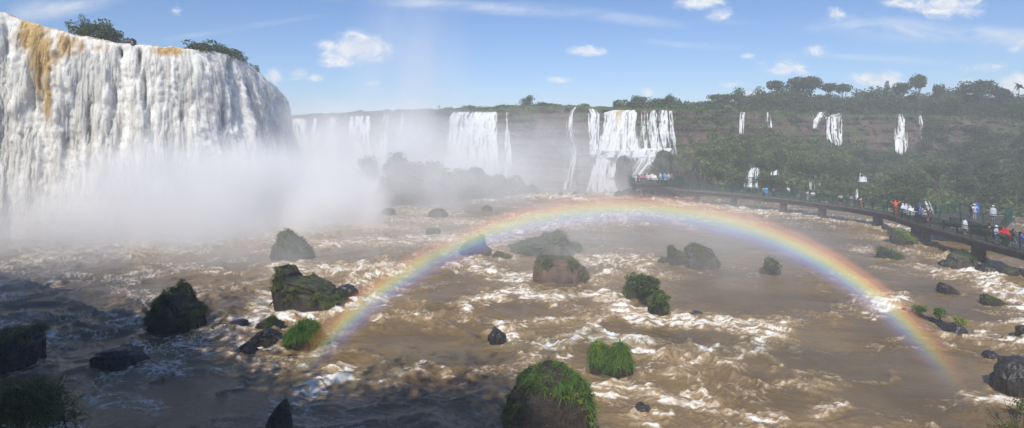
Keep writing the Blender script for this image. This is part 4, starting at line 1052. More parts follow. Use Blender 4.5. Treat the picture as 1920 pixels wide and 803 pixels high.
# ------------------------------------------------------------------ river rocks
_ico = {}
def ico(sub):
    if sub not in _ico:
        bm = bmesh.new(); bmesh.ops.create_icosphere(bm, subdivisions=sub, radius=1)
        v = np.array([x.co[:] for x in bm.verts]); f = np.array([[x.index for x in q.verts] for q in bm.faces])
        bm.free(); _ico[sub] = (v, f)
    return _ico[sub]

def make_rock(r):
    seed = r.get('seed', 1); sub = r.get('sub', 3) + 1
    sub = min(sub, 5)
    d, f = ico(sub)
    base = WZ((r['x0'] + r['x1']) / 2, r['yb'] - 2)
    D0 = base[1]; hw = (r['x1'] - r['x0']) / 2 / F * D0
    dep = hw * r.get('depth', .75)
    Dc = D0 + dep * .6
    hw *= Dc / D0
    hgt = max(.12, H + (HZ - r['yt']) / F * Dc)
    k = r.get('box', .75)
    sg = np.sign(d) * np.abs(d) ** np.array([k, k, .26])
    prof = r.get('prof', [(-1, .75), (0, 1), (1, .7)])
    pf = np.interp(sg[:, 0], [p[0] for p in prof], [p[1] for p in prof])
    ov = np.random.default_rng(seed).random(3) * 50
    rg = r.get('rough', .2) * 1.5
    big = fbm3(d[:, 0] * 1.1 + ov[0], d[:, 1] * 1.1 + ov[1], d[:, 2] * 1.1 + ov[2], 2, seed)
    med = 1 - 2 * np.abs(fbm3(d[:, 0] * 2.3 + ov[1], d[:, 1] * 2.3, d[:, 2] * 1.5 + ov[2], 3, seed + 3))
    fine = fbm3(d[:, 0] * 7 + ov[2], d[:, 1] * 7, d[:, 2] * 4, 3, seed + 7)
    flute = pn3(d[:, 0] * 6 + ov[0], d[:, 1] * 6, d[:, 2] * .8, seed + 9)
    q = 1 + rg * (.5 * big + .35 * med + .3 * fine + .3 * flute)
    # chiselled facets
    fc = np.random.default_rng(seed + 70).normal(size=(20, 3)); fc /= np.linalg.norm(fc, axis=1, keepdims=True)
    lim = .88 + .3 * np.random.default_rng(seed + 71).random(20)
    dot = sg @ fc.T
    q = q * np.min(np.where(dot > lim, lim / np.maximum(dot, 1e-6), 1), axis=1) ** .8
    x = sg[:, 0] * hw * q; y = sg[:, 1] * dep * q
    z = np.where(sg[:, 2] > 0, sg[:, 2] * hgt * pf * (1 + rg * .5 * (.5 * big + .35 * med + .3 * fine)), sg[:, 2] * .9)
    v = np.stack([x, y, z], 1)
    o = mesh_np('rock', v, f, MAT[r.get('mat', 'basalt')], None, None, smooth=False if seed == 14 else True)
    o.location = (base[0] * Dc / D0, Dc, 0)
    tag(o, r['label'], 'rock')
    rng = R_(seed + 100)
    nrm = v / np.array([hw, dep, hgt]) ** 2; nrm /= np.linalg.norm(nrm, axis=1, keepdims=True) + 1e-9
    xn = x / hw; zn = z / hgt
    def pick(blobs, n, front=True):
        w = np.zeros(len(v))
        for bx, bz, br in blobs:
            w = np.maximum(w, np.exp(-(((xn - bx) / br) ** 2 + ((zn - bz * np.interp(bx, [p[0] for p in prof], [p[1] for p in prof])) / (br * 1.0)) ** 2) * 1.3))
        w = w * (z > .1) * ((d[:, 1] < .25) | (d[:, 2] > .35))
        if r.get('region'):
            edge = .12 * pn3(v[:, 0] / .4, v[:, 1] / .4, v[:, 2] / .4, 5)
            w = ((zn + edge > .77) | ((xn > .5) & (zn + edge > 1.3 - .95 * xn)) | ((xn < -.72) & (zn + edge > .3) & (zn < .62))) * ((z > .1) & ((d[:, 1] < .3) | (d[:, 2] > .3))) * 1.0
            if n > 900: w = w * (np.exp(-((xn - .62) / .2) ** 2 - ((zn - .55) / .25) ** 2) + np.exp(-((xn - .1) / .12) ** 2 - ((zn - .72) / .1) ** 2) + .6 * np.exp(-((xn + .8) / .15) ** 2 - ((zn - .55) / .2) ** 2))
        w = np.where(w < .25, 0, w)
        if w.sum() <= 0: return None
        return rng.choice(len(v), n, p=w / w.sum())
    if r.get('grass'):
        i = pick(r['grass'], r.get('gn', 100))
        if i is not None:
            jit = rng.normal(size=(len(i), 3)) * hw * .03
            grass_object('grass', v[i] * .99 + jit, nrm[i], rng, MAT[r.get('gm', 'grass')], o, r.get('gl', .4), .016 + .00055 * Dc, r.get('per', 14), 1.0, r.get('spread', .85))
    if r.get('yellow'):
        i = pick(r['yellow'], 1100)
        if i is not None:
            P = v[i] + nrm[i] * (.03 + .12 * rng.random((len(i), 1))) + rng.normal(size=(len(i), 3)) * .05
            leaf_object('leaves', P, .075, MAT['yellowleaf'], o, rng, None, .3, .8)
    return o
for _r in ROCKS: make_rock(_r)

def ledge():
    L = np.array([WZ(x, y) for x, y in LEDGE]); n = 90; m = 22
    t = np.linspace(0, 1, n); k = np.linspace(0, 1, len(L))
    c = np.stack([np.interp(t, k, L[:, i]) for i in range(3)], 1)
    tg = np.gradient(c, axis=0); tg /= np.linalg.norm(tg, axis=1, keepdims=True); nr = np.stack([-tg[:, 1], tg[:, 0], 0 * t], 1)
    w = .28 + .12 * pn2(t * 9, t * 0, 401) + .25 * t; h = (.12 + .1 * np.abs(pn2(t * 12, t * 0, 402)) + .3 * t ** 2) * sstep(0, .05, t) * sstep(1, .96, t)
    ts = np.linspace(-1, 1, m)
    V = c[None] + nr[None] * (w[None, :] * ts[:, None])[..., None]
    V[..., 2] = (1 - np.abs(ts[:, None]) ** 2.5) * h[None, :] * 1.3 - .15
    V[..., 2] += .08 * fbm3(V[..., 0] / .35, V[..., 1] / .35, V[..., 2], 3, 403)
    tag(mesh_np('rock_ledge', V.reshape(-1, 3), grid_faces(m, n), MAT['basalt']), 'long low black ledge slanting through brown water with three shrubs', 'rock')
ledge()

def shrub(px, pyb, pyt, wpx, label, mat, seed, leaf=.1, n=420, name='shrub'):
    c = WZ(px, pyb, .15); D = c[1]; hh = (pyb - pyt) / F * D; w = wpx / 2 / F * D
    e = empty(name, c); tag(e, label, 'shrub'); rng = R_(seed); mb = MB(); P = []
    for k in range(9):
        a = rng.random() * 6.28; rr = w * (.2 + .6 * rng.random()); tip = np.array([rr * math.cos(a), rr * math.sin(a), hh * (.45 + .4 * rng.random())])
        mb.tube([(0, 0, -.25), tip * [.3, .3, .5], tip], [.018, .013, .006], 5)
        d = rng.normal(size=(n // 9, 3)); d /= np.linalg.norm(d, axis=1, keepdims=True)
        P.append(tip + d * (rng.random((n // 9, 1)) ** .5) * w * .55 * [1, 1, .85])
    mb.build('stem', MAT['twig'], e)
    P = np.concatenate(P); P = P[P[:, 2] > .02]
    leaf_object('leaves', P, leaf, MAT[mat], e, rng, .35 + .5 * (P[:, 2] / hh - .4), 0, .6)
shrub(1720, 588, 575, 26, 'leftmost low shrub on the slanting black ledge', 'brightgrass', 501, .12)
shrub(1762, 604, 579, 24, 'round green shrub, tallest of three on the slanting black ledge', 'brightgrass', 502, .12, 560)
shrub(1800, 617, 594, 20, 'yellowish shrub at the near end of the slanting black ledge', 'yellowleaf', 503, .1, 380)
shrub(1194, 556, 517, 50, 'big dark leafy shrub heading the diagonal islet', 'shrubleaf', 504, .17, 1600)
shrub(1216, 574, 516, 40, 'tall shrub in the middle of the diagonal islet', 'shrubleaf', 505, .17, 1600)
shrub(1236, 590, 542, 34, 'bright shrub drooping at the lower end of the diagonal islet', 'grass', 506, .16, 900)
shrub(1446, 513, 485, 38, 'faint shrub alone in calm misty water', 'shrubleaf', 507, .17, 700)
shrub(1306, 492, 474, 26, 'light green shrub on the face of the broad craggy islet', 'grass', 508, .16, 400)
shrub(1664, 484, 463, 30, 'bushy shoots on the low stone below the walkway', 'shrubleaf', 509, .18, 500)
shrub(1684, 450, 428, 26, 'yellow green bush on the rock against the walkway piers', 'yellowleaf', 510, .2, 420)
shrub(1703, 458, 438, 20, 'smaller yellow green bush on the rock against the walkway piers', 'yellowleaf', 511, .2, 260)

def driftwood():
    mb = MB()
    for pts, r in (([(388, 613), (402, 609), (414, 606), (428, 608)], .05), ([(388, 616), (396, 612), (399, 617)], .07), ([(399, 617), (412, 613), (426, 611), (434, 606)], .04)):
        p = [WZ(x, y, .22 + .06 * math.sin(x)) for x, y in pts]
        mb.tube(p, np.linspace(r, r * .5, len(p)), 6)
    tag(mb.build('driftwood', MAT['wetwood'], None, True), 'dark forked branch drifting between shaggy rock and wet stones', 'branch')
driftwood()
def leaning_branch():
    mb = MB(); a = WZ(505, 573, .1); b = WZ(528, 566, .5); b[2] += .4
    mb.tube([a, (a + b) / 2 + [0, 0, .12], b], [.05, .04, .03], 6)
    tag(mb.build('driftwood', MAT['wetwood'], None, True), 'bare branch leaning on the large pointed rock in white water', 'branch')
leaning_branch()

# plants of the near bank
def near_bush(px, py, D, w, h, label, seed, n, mat='grass', ln=.6):
    rng = R_(seed); c = W3(px, py, D); e = empty('bush', c); tag(e, label, 'bush')
    P = rng.normal(size=(n, 3)) * [w * .42, w * .35, .16 * h]; P[:, 2] = np.abs(P[:, 2]) + h * .42 * np.exp(-(P[:, 0] / w * 1.7) ** 2)
    N = P / (np.linalg.norm(P, axis=1, keepdims=True) + 1e-6)
    grass_object('leaves', P, N, rng, MAT[mat], e, ln, .03, 9, .9, .9)
    mb = MB()
    for k in range(7):
        q = P[rng.integers(n)]; mb.tube([(0, 0, -1.2), q * .5 + [0, 0, -.2], q], [.05, .035, .012], 5)
    mb.build('stem', MAT['twig'], e)
near_bush(36, 802, 16, 1.15, 1.5, 'shaggy dark bush in shadow at the bottom left corner', 601, 430)
def sapling():
    rng = R_(611); c = W3(122, 812, 15.5); e = empty('sapling', c); tag(e, 'leafy sapling with hanging leaves beside the shaggy dark bush', 'plant')
    mb = MB(); mb.tube([(0, 0, -1.2), (.02, 0, .1), (-.06, 0, .55)], [.03, .022, .012], 5)
    P = []; 
    for tip in ((-.02, 0, .62), (.2, .1, .5), (.42, 0, .38), (-.2, .1, .4), (.3, .05, .52)):
        tip = np.array(tip); mb.tube([(-.02, 0, .3), tip * .6 + [0, 0, .12], tip], [.012, .009, .005], 5)
        for k in range(9):
            P.append(tip + rng.normal(size=3) * [.09, .08, .06] + [0, 0, -.05])
    mb.build('stem', MAT['twig'], e); leaf_object('leaves', np.array(P), .15, MAT['grass'], e, rng, None, 0, .5)
sapling()
def twig_bush():
    rng = R_(621); c = W3(1905, 835, 13); e = empty('bush', c); tag(e, 'bare twiggy bush with dry grass at the bottom right corner', 'bush')
    mb = MB()
    s = 13 / F
    for tx, ty in ((1842, 752), (1850, 770), (1838, 790), (1870, 765), (1885, 745), (1905, 760), (1920, 740), (1862, 790), (1895, 780), (1935, 755)):
        tip = np.array([(tx - 1905) * s, rng.normal() * .2, (835 - ty) * s]); mid = tip * .55 + np.array([.06, 0, -.08]) + rng.normal(size=3) * .03
        mb.tube([(0.02 * rng.normal(), 0, -.5), mid * .5 + [.04, 0, -.02], mid, tip], [.014, .010, .007, .003], 5)
        for k in range(3):
            b = mid + (tip - mid) * rng.random(); q = b + rng.normal(size=3) * [.13, .06, .08] + [-.05, 0, .06]
            mb.tube([b, (b + q) / 2 + [0, 0, .01], q], [.005, .004, .002], 4)
    mb.build('twigs', MAT['twig'], e)
    P = rng.normal(size=(70, 3)) * [.35, .2, .08] + [.05, 0, .28]
    grass_object('grass', P, P * 0 + [0, 0, 1.], rng, MAT['duskgrass'], e, .22, .018, 6, .6)
twig_bush()
def hanging_plant():
    rng = R_(631); c = WZ(1893, 742, .75); c[1] -= .6; e = empty('plant', c); tag(e, 'dark plant drooping down the face of the big black shaded rock', 'plant')
    P = rng.normal(size=(200, 3)) * [.16, .08, .14] + [.0, 0, -.15]
    leaf_object('leaves', P, .13, MAT['duskgrass'], e, rng, None, 0, .5)
    mb = MB(); mb.tube([(.05, .2, .25), (.02, 0, .1), (-.05, -.05, -.3)], [.02, .016, .006], 5); mb.tube([(.05, .2, .25), (.22, 0, .05), (.26, -.03, -.25)], [.018, .012, .005], 5)
    mb.build('stem', MAT['twig'], e)
hanging_plant()

# ------------------------------------------------------------------ the walkway
MAT['concrete'] = simple_mat('stained_concrete', (.048, .038, .03), .85, .45, 1.2)
MAT['kerb'] = simple_mat('worn_deck_edge', (.17, .125, .1), .85, .4, 1.5)
MAT['deck'] = simple_mat('deck_concrete', (.075, .066, .058), .8, .3, 1.0)
MAT['rail'] = simple_mat('green_painted_steel', (.012, .062, .045), .5, .3, 8, .4)
def deckD(y): return (H - 2.0) * F / (y - HZ)
NE = [(1262, 357), (1330, 361), (1420, 369), (1500, 378), (1585, 389), (1640, 398), (1672, 405.5), (1700, 415), (1730, 425), (1780, 438), (1828, 452), (1920, 475), (2040, 512), (2240, 580)]
_ne = np.array([[(x - 960) / F * deckD(y), deckD(y), 2.0] for x, y in NE])
_ne = np.concatenate([[[26.6, 100.2, 2.35]], _ne])
def resample(p, step):
    t = np.linspace(0, len(p) - 1, 500); k = np.arange(len(p))
    q = np.stack([np.interp(t, k, p[:, i]) for i in range(3)], 1)
    ker = np.hanning(31); ker /= ker.sum(); pad = np.concatenate([np.repeat(q[:1], 15, 0), q, np.repeat(q[-1:], 15, 0)])
    q = np.stack([np.convolve(pad[:, i], ker, 'valid') for i in range(3)], 1)
    L = np.concatenate([[0], np.cumsum(np.linalg.norm(np.diff(q, axis=0), axis=1))])
    s = np.linspace(0, L[-1], int(L[-1] / step) + 1)
    return np.stack([np.interp(s, L, q[:, i]) for i in range(3)], 1)
NEAR = resample(_ne, 2.0)
_tg = np.gradient(NEAR, axis=0); _tg /= np.linalg.norm(_tg[:, :2], axis=1, keepdims=True)
LEFTN = np.stack([-_tg[:, 1], _tg[:, 0], 0 * _tg[:, 0]], 1)
FAR = NEAR + LEFTN * 2.1

def slab(name, pa, pb, z0, z1, mat, parent):
    """a ribbon slab between two edge lines, from z0 below to z1 above the lines"""
    n = len(pa); v = np.concatenate([pa + [0, 0, z1], pb + [0, 0, z1], pb + [0, 0, z0], pa + [0, 0, z0]])
    q = []
    for k in range(4):
        a, b = k * n, ((k + 1) % 4) * n
        q += [(a + i, a + i + 1, b + i + 1, b + i) for i in range(n - 1)]
    q += [(0, n, 2 * n, 3 * n), (n - 1, 4 * n - 1, 3 * n - 1, 2 * n - 1)]
    return mesh_np(name, v, np.array(q), mat, parent, smooth=False)

def railing(parent, A, B, skip_first_post=False, hgt=1.1):
    up = np.array([0, 0, 1.0])
    if not skip_first_post:
        mb = MB(); mb.box(A, A + up * (hgt + .03), .1, .1); mb.build('railing_post', MAT['rail'], parent)
    mb = MB()
    for h, w in ((hgt, .08), (hgt - .14, .04), (.12, .05)):
        mb.box(A + up * h, B + up * h, w, w)
    L = np.linalg.norm(B - A); n = max(2, int(L / .16))
    for k in range(1, n):
        p = A + (B - A) * k / n; mb.box(p + up * .12, p + up * (hgt - .14), .026, .026)
    mb.build('railing_panel', MAT['rail'], parent)

def walkway():
    e = empty('walkway', NEAR[len(NEAR) // 2]); tag(e, 'long curving footbridge on stubby concrete piers with green railings', 'footbridge')
    g = bpy.context.view_layer; g.update()
    off = -np.array(e.location)
    N, Fr = NEAR + off, FAR + off
    slab('deck', N, Fr, -.12, 0, MAT['deck'], e)
    slab('beam', N + LEFTN * .12, Fr - LEFTN * .12, -.62, -.123, MAT['concrete'], e)
    slab('kerb', N, N + LEFTN * .16, .003, .1, MAT['kerb'], e)
    slab('kerb', Fr - LEFTN * .16, Fr, .003, .1, MAT['kerb'], e)
    base = np.array(e.location)
    for i in range(len(N) - 1):
        railing(e, N[i] + LEFTN[i] * .08 + [0, 0, .1], N[i + 1] + LEFTN[i + 1] * .08 + [0, 0, .1])
        w = Fr[i] + base
        if not (58.2 < w[1] < 63.5): railing(e, Fr[i] - LEFTN[i] * .08 + [0, 0, .1], Fr[i + 1] - LEFTN[i + 1] * .08 + [0, 0, .1])
    for x, y in ((1331, 374), (1420, 381), (1502, 392), (1585, 404), (1672, 424), (1727, 452), (1846, 486), (1990, 545)):
        c = np.array([(x - 960) / F * (H * F / (y - HZ)), H * F / (y - HZ)])
        i = np.argmin(np.linalg.norm((NEAR + LEFTN * 1.05)[:, :2] - c, axis=1)); c = (NEAR + LEFTN * .75)[i]
        pier_world(e, c, off, math.atan2(_tg[i, 1], _tg[i, 0]))
    return e
def pier_world(e, c, off, rot):
    mb = MB(); ca, sa = math.cos(rot), math.sin(rot); sec = []
    for z, k in ((-1.2, 1.08), (.1, 1.05), (.35, 1.0), (1.42, 1.0)):
        for i, j in ((-1, -.7), (-.7, -1), (.7, -1), (1, -.7), (1, .7), (.7, 1), (-.7, 1), (-1, .7)):
            x, y = i * .36 * k, j * .5 * k
            sec.append((c[0] + off[0] + x * ca - y * sa, c[1] + off[1] + x * sa + y * ca, z + off[2]))
    f = [(r * 8 + k, r * 8 + (k + 1) % 8, (r + 1) * 8 + (k + 1) % 8, (r + 1) * 8 + k) for r in range(3) for k in range(8)] + [tuple(range(24, 32))]
    mb.add(sec, f); mb.build('pier', MAT['concrete'], e)
walkway()

def platform(name, label, poly, z, rails, piers, beam=.5):
    P = np.array([[x, y, z] for x, y in poly]); n = len(P)
    e = empty(name, (P[:, 0].mean(), P[:, 1].mean(), z)); tag(e, label, 'platform'); off = -np.array(e.location)
    def prism(nm, z0, z1, mat, s=1.0):
        c = P.mean(0); Q = c + (P - c) * s + off
        v = np.concatenate([Q + [0, 0, z1], Q + [0, 0, z0]])
        mb = MB(); mb.add(v, [tuple(range(n)), tuple(range(2 * n - 1, n - 1, -1))] + [(i, i + n, (i + 1) % n + n, (i + 1) % n) for i in range(n)])
        mb.build(nm, mat, e)
    prism('deck', -.14, 0, MAT['deck']); prism('beam', -.143 - beam, -.143, MAT['concrete'], .93)
    for a, b in rails:
        A, B = P[a] + off, P[b] + off; c = P.mean(0) + off
        A = A + (c - A) * .02; B = B + (c - B) * .02
        m = max(1, int(round(np.linalg.norm(B - A) / 2)))
        for k in range(m): railing(e, A + (B - A) * k / m, A + (B - A) * (k + 1) / m, False)
    for x, y in piers: pier_world(e, (x, y), off, .3)
    return e
platform('viewing_platform', 'crowded viewing platform at the far end of the footbridge', [(22.3, 99.6), (26.4, 98.9), (31.6, 100.5), (32.0, 106.8), (22.6, 107.2)], 2.7, [(0, 1), (1, 2), (3, 4), (4, 0), (2, 3)], [(23.2, 101), (24.6, 101.4), (28.0, 101.2), (23.5, 105.5), (30.5, 105.5)], .8)
platform('viewing_platform', 'side platform with a corner railing branching behind the footbridge', [(44.9, 60.6), (51.6, 57.0), (56.3, 61.5), (54.2, 66.2), (46.6, 64.2)], 2.35, [(0, 1), (1, 2), (2, 3), (3, 4)], [(46.4, 61.5), (51.0, 59.5), (54.0, 63.8)], .42)

# ------------------------------------------------------------------ visitors
def skin_mesh(name, verts, edges, root=0, sub=1):
    """verts: (x, y, z, rx, ry)"""
    me = bpy.data.meshes.new(name); me.from_pydata([v[:3] for v in verts], edges, [])
    o = bpy.data.objects.new(name, me); COL.objects.link(o)
    m = o.modifiers.new('s', 'SKIN'); m.use_smooth_shade = True
    sl = me.skin_vertices[0].data
    for i, v in enumerate(verts): sl[i].radius = (v[3], v[4] if len(v) > 4 else v[3]); sl[i].use_root = (i == root)
    sb = o.modifiers.new('u', 'SUBSURF'); sb.levels = sub; sb.render_levels = sub
    dg = bpy.context.evaluated_depsgraph_get(); dg.update()
    r = bpy.data.meshes.new_from_object(o.evaluated_get(dg)); r.name = name
    bpy.data.objects.remove(o); bpy.data.meshes.remove(me)
    return r

POSES = {   # left elbow, left hand, right elbow, right hand, left foot, right foot, left knee, right knee
 'stand': ((-.27, .02, 1.12), (-.26, -.1, .88), (.27, .02, 1.12), (.26, -.1, .88), (-.1, 0), (.1, 0), (-.1, -.02), (.1, -.02)),
 'rail': ((-.27, -.12, 1.14), (-.18, -.4, 1.08), (.27, -.12, 1.14), (.18, -.4, 1.08), (-.1, 0), (.11, .05), (-.1, -.02), (.11, .02)),
 'photo': ((-.27, -.18, 1.2), (-.08, -.33, 1.5), (.27, -.18, 1.2), (.08, -.33, 1.5), (-.11, 0), (.11, 0), (-.1, -.03), (.1, -.03)),
 'spread': ((-.42, .0, 1.5), (-.68, -.02, 1.66), (.42, 0, 1.5), (.68, -.02, 1.66), (-.13, 0), (.13, 0), (-.12, -.02), (.12, -.02)),
 'walk': ((-.25, .16, 1.15), (-.24, .05, .92), (.25, -.12, 1.14), (.24, -.28, .95), (-.1, -.3), (.1, .3), (-.1, -.2), (.1, .1)),
 'pack': ((-.28, .0, 1.13), (-.2, -.22, 1.02), (.28, 0, 1.13), (.2, -.22, 1.02), (-.1, -.05), (.1, .08), (-.1, -.05), (.1, .02)),
}
BASE = {}
def pose_meshes(k):
    le, lh, re, rh, lf, rf, lk, rk = POSES[k]
    V = [(0, 0, .95, .14, .1), (0, 0, 1.12, .12, .09), (0, 0, 1.3, .15, .1), (0, 0, 1.43, .08, .07), (0, 0, 1.48, .05, .05), (0, -.015, 1.56, .075, .085), (0, -.02, 1.66, .07, .085), (0, -.115, 1.58, .018, .015),
         (-.19, 0, 1.39, .055), (*le, .042), (*lh, .03), (lh[0], lh[1] - .05, lh[2] - .06, .035, .02), (.19, 0, 1.39, .055), (*re, .042), (*rh, .03), (rh[0], rh[1] - .05, rh[2] - .06, .035, .02),
         (-.1, 0, .88, .095), (lk[0], lk[1], .48, .06), (lf[0], lf[1] + .02, .09, .042), (lf[0], lf[1] - .14, .04, .035, .03), (.1, 0, .88, .095), (rk[0], rk[1], .48, .06), (rf[0], rf[1] + .02, .09, .042), (rf[0], rf[1] - .14, .04, .035, .03)]
    E = [(0, 1), (1, 2), (2, 3), (3, 4), (4, 5), (5, 6), (5, 7), (2, 8), (8, 9), (9, 10), (10, 11), (2, 12), (12, 13), (13, 14), (14, 15), (0, 16), (16, 17), (17, 18), (18, 19), (0, 20), (20, 21), (21, 22), (22, 23)]
    g = .022
    def grow(idx, ed, extra=g):
        mp = {a: i for i, a in enumerate(idx)}
        vv = [tuple(V[a][:3]) + tuple(r + extra for r in (V[a][3:] if len(V[a]) > 4 else (V[a][3],) * 2)) for a in idx]
        return vv, [(mp[a], mp[b]) for a, b in ed]
    out = {'body': skin_mesh('body', V, E)}
    out['jacket'] = skin_mesh('jacket', *grow([0, 1, 2, 3, 8, 9, 10, 12, 13, 14], [(0, 1), (1, 2), (2, 3), (2, 8), (8, 9), (9, 10), (2, 12), (12, 13), (13, 14)], .03))
    out['shirt'] = skin_mesh('shirt', *grow([0, 1, 2, 8, 9, 12, 13], [(0, 1), (1, 2), (2, 8), (8, 9), (2, 12), (12, 13)], .02))
    out['trousers'] = skin_mesh('trousers', *grow([0, 16, 17, 18, 20, 21, 22], [(0, 16), (16, 17), (17, 18), (0, 20), (20, 21), (21, 22)], .024))
    out['shorts'] = skin_mesh('shorts', *grow([0, 16, 17, 20, 21], [(0, 16), (16, 17), (0, 20), (20, 21)], .03))
    return out
def lathe_mesh(name, prof, n=18, sy=.75, wob=.0, closed_top=True):
    v = []; 
    for r, z, cy in prof:
        for k in range(n):
            a = 2 * math.pi * k / n; q = r * (1 + wob * math.sin(5 * a + z * 3))
            v.append((q * math.cos(a), q * sy * math.sin(a) + cy, z))
    f = [(i * n + k, i * n + (k + 1) % n, (i + 1) * n + (k + 1) % n, (i + 1) * n + k) for i in range(len(prof) - 1) for k in range(n)]
    if closed_top: f.append(tuple((len(prof) - 1) * n + k for k in range(n)))
    me = bpy.data.meshes.new(name); me.from_pydata(v, [], f); me.polygons.foreach_set('use_smooth', [True] * len(f)); me.update()
    return me
BASE['poncho'] = lathe_mesh('poncho', [(.36, .62, 0), (.34, .8, 0), (.31, 1.05, 0), (.28, 1.28, 0), (.23, 1.41, 0), (.1, 1.48, 0)], wob=.06)
BASE['hood'] = lathe_mesh('hood', [(.13, 1.4, .0), (.125, 1.5, .01), (.115, 1.62, .03), (.1, 1.7, .03), (.05, 1.755, .02)], sy=.95)
BASE['hair'] = lathe_mesh('hair', [(.088, 1.5, .045), (.1, 1.58, .035), (.1, 1.66, .012), (.08, 1.73, .0), (.03, 1.765, 0)], sy=1.0)
BASE['hat'] = lathe_mesh('hat', [(.17, 1.675, -.02), (.175, 1.69, -.02), (.1, 1.7, 0), (.095, 1.76, 0), (.06, 1.79, 0)], sy=1.05)
BASE['backpack'] = lathe_mesh('backpack', [(.1, 1.02, .19), (.15, 1.06, .2), (.16, 1.2, .21), (.15, 1.36, .2), (.08, 1.43, .18)], sy=.7)
_cm = {}
def cloth(c):
    k = tuple(c)
    if k not in _cm: _cm[k] = simple_mat('cloth', c, .7, .12, 10)
    return _cm[k]
SKINC = [(.45, .27, .18), (.36, .2, .13), (.52, .33, .23)]
_pr = R_(909)
def person(px, D, zd, hgt, pose, face, top, topc, bot, botc, head, headc, label, group=None, extra=None, X=None):
    """face: heading in degrees, 0 looks at the camera, 180 away"""
    if pose not in BASE: BASE[pose] = pose_meshes(pose)
    B = BASE[pose]
    o = bpy.data.objects.new('person', B['body'].copy()); o.data.materials.clear(); o.data.materials.append(cloth(SKINC[_pr.integers(3)]))
    COL.objects.link(o); x = (px - 960) / F * D if X is None else X
    o.location = (x, D, zd); o.rotation_euler = (0, 0, math.radians(face)); s = hgt / 1.74; o.scale = (s, s, s)
    tag(o, label, 'person', group)
    def wear(nm, src, c, sc=1.0):
        me = src.copy(); me.materials.clear(); me.materials.append(cloth(c)); q = bpy.data.objects.new(nm, me); COL.objects.link(q); q.parent = o
        return q
    if bot: wear(bot, B[bot], botc)
    if top == 'poncho':
        wear('jacket', B['jacket'], topc); wear('poncho', BASE['poncho'], topc)
    elif top: wear(top, B[top], topc)
    if head: wear(head, BASE[head], headc)
    for nm, c in (extra or ()): wear(nm, BASE[nm], c)
    return o
WH = (.62, .64, .66); CL_ = (.5, .55, .6); BK = (.02, .02, .025); NV = (.03, .045, .11); DN = (.07, .11, .2); RD = (.55, .02, .025); OR = (.75, .13, .03); PK = (.75, .06, .25); BL = (.04, .12, .5); SKY = (.05, .35, .7); GY = (.18, .18, .19); KH = (.25, .2, .13); HB = (.02, .014, .01); LT = (.5, .42, .3); PU = (.3, .16, .3)
def onwalk(px):
    """depth of the deck's middle at photograph column px"""
    M = NEAR + LEFTN * .9; p = 960 + F * M[:, 0] / M[:, 1]
    k = np.argsort(p); return float(np.interp(px, p[k], M[k, 1]))
def wk(px, dd, *a, **k): return person(px, onwalk(px) + dd, 2.004, *a, **k)
Z2, Z3 = 2.354, 2.704
# near end of the bridge
wk(1854, 0, 1.72, 'stand', 200, 'shirt', BK, 'shorts', BK, 'hair', HB, 'person in a black short sleeved shirt and black shorts on the footbridge')
wk(1868, .2, 1.6, 'stand', 20, 'jacket', (.5, .45, .55), 'trousers', DN, 'hat', WH, 'person in a pale lilac top, white hat and jeans on the footbridge')
wk(1881, -.3, 1.66, 'stand', 160, 'jacket', RD, 'trousers', BK, 'hood', RD, 'person in a red hooded raincoat with black trousers, left of a red pair')
wk(1888, .3, 1.5, 'walk', 200, 'poncho', RD, 'trousers', BK, None, None, 'person in a loose red poncho pressed behind the red hooded raincoat', extra=[('hood', RD)])
wk(1900, .2, 1.62, 'walk', 60, 'jacket', BK, 'trousers', GY, 'hair', HB, 'person in dark jacket striding between the red raincoats and a blue jacket')
wk(1914, -.3, 1.6, 'rail', 70, 'jacket', BL, 'trousers', DN, 'hair', HB, 'person in a bright blue jacket cut by the right edge of the picture')
wk(1809, .6, 1.62, 'stand', 30, 'poncho', CL_, 'trousers', GY, 'hair', (.12, .06, .03), 'person in a clear pale poncho alone by the rail below the side platform')
# side platform
person(1821, 62.5, Z2, 1.7, 'photo', 30, 'jacket', (.08, .07, .08), 'trousers', BK, 'hair', HB, 'person in dark clothes holding up a camera on the side platform')
person(1827, 61.2, Z2, 1.72, 'photo', 350, 'jacket', WH, 'trousers', (.35, .37, .42), 'hat', WH, 'person in white raising hands beside a flapping blue poncho', extra=None)
person(1831, 62.2, Z2, 1.75, 'stand', 200, 'poncho', BL, 'trousers', DN, None, None, 'person wrapped in a royal blue poncho on the side platform', extra=[('hood', BL)])
person(1858, 61.5, Z2, 1.55, 'rail', 250, 'shirt', (.4, .05, .06), 'shorts', GY, 'hair', HB, 'person in a dark red shirt leaning by the corner railing')
person(1862, 60.4, Z2, 1.66, 'stand', 150, 'poncho', (.45, .47, .5), 'trousers', (.22, .23, .25), 'hat', WH, 'person in grey with a white cap by the corner railing')
# the bend
wk(1679, .9, 1.66, 'spread', 0, 'jacket', OR, 'trousers', OR, 'hood', OR, 'person all in orange stretching both arms out wide at the bend')
wk(1693, .5, 1.6, 'stand', 10, 'poncho', WH, 'trousers', GY, 'hood', WH, 'person in a white hooded poncho nearest the orange one')
wk(1699, .4, 1.66, 'rail', 340, 'poncho', CL_, 'trousers', BK, 'hood', CL_, 'person in a greyish clear poncho second from the orange one')
wk(1704, .9, 1.55, 'stand', 30, 'jacket', (.2, .2, .22), 'trousers', BK, 'hat', (.3, .3, .3), 'person in dark grey half hidden between two pale ponchos')
wk(1707, -.2, 1.62, 'stand', 350, 'poncho', (.66, .68, .7), 'trousers', GY, 'hood', WH, 'person in the brightest white poncho at the bend')
wk(1712, .5, 1.58, 'rail', 30, 'poncho', CL_, 'trousers', GY, 'hair', (.12, .07, .04), 'bare headed person in a clear poncho beside the brightest white one')
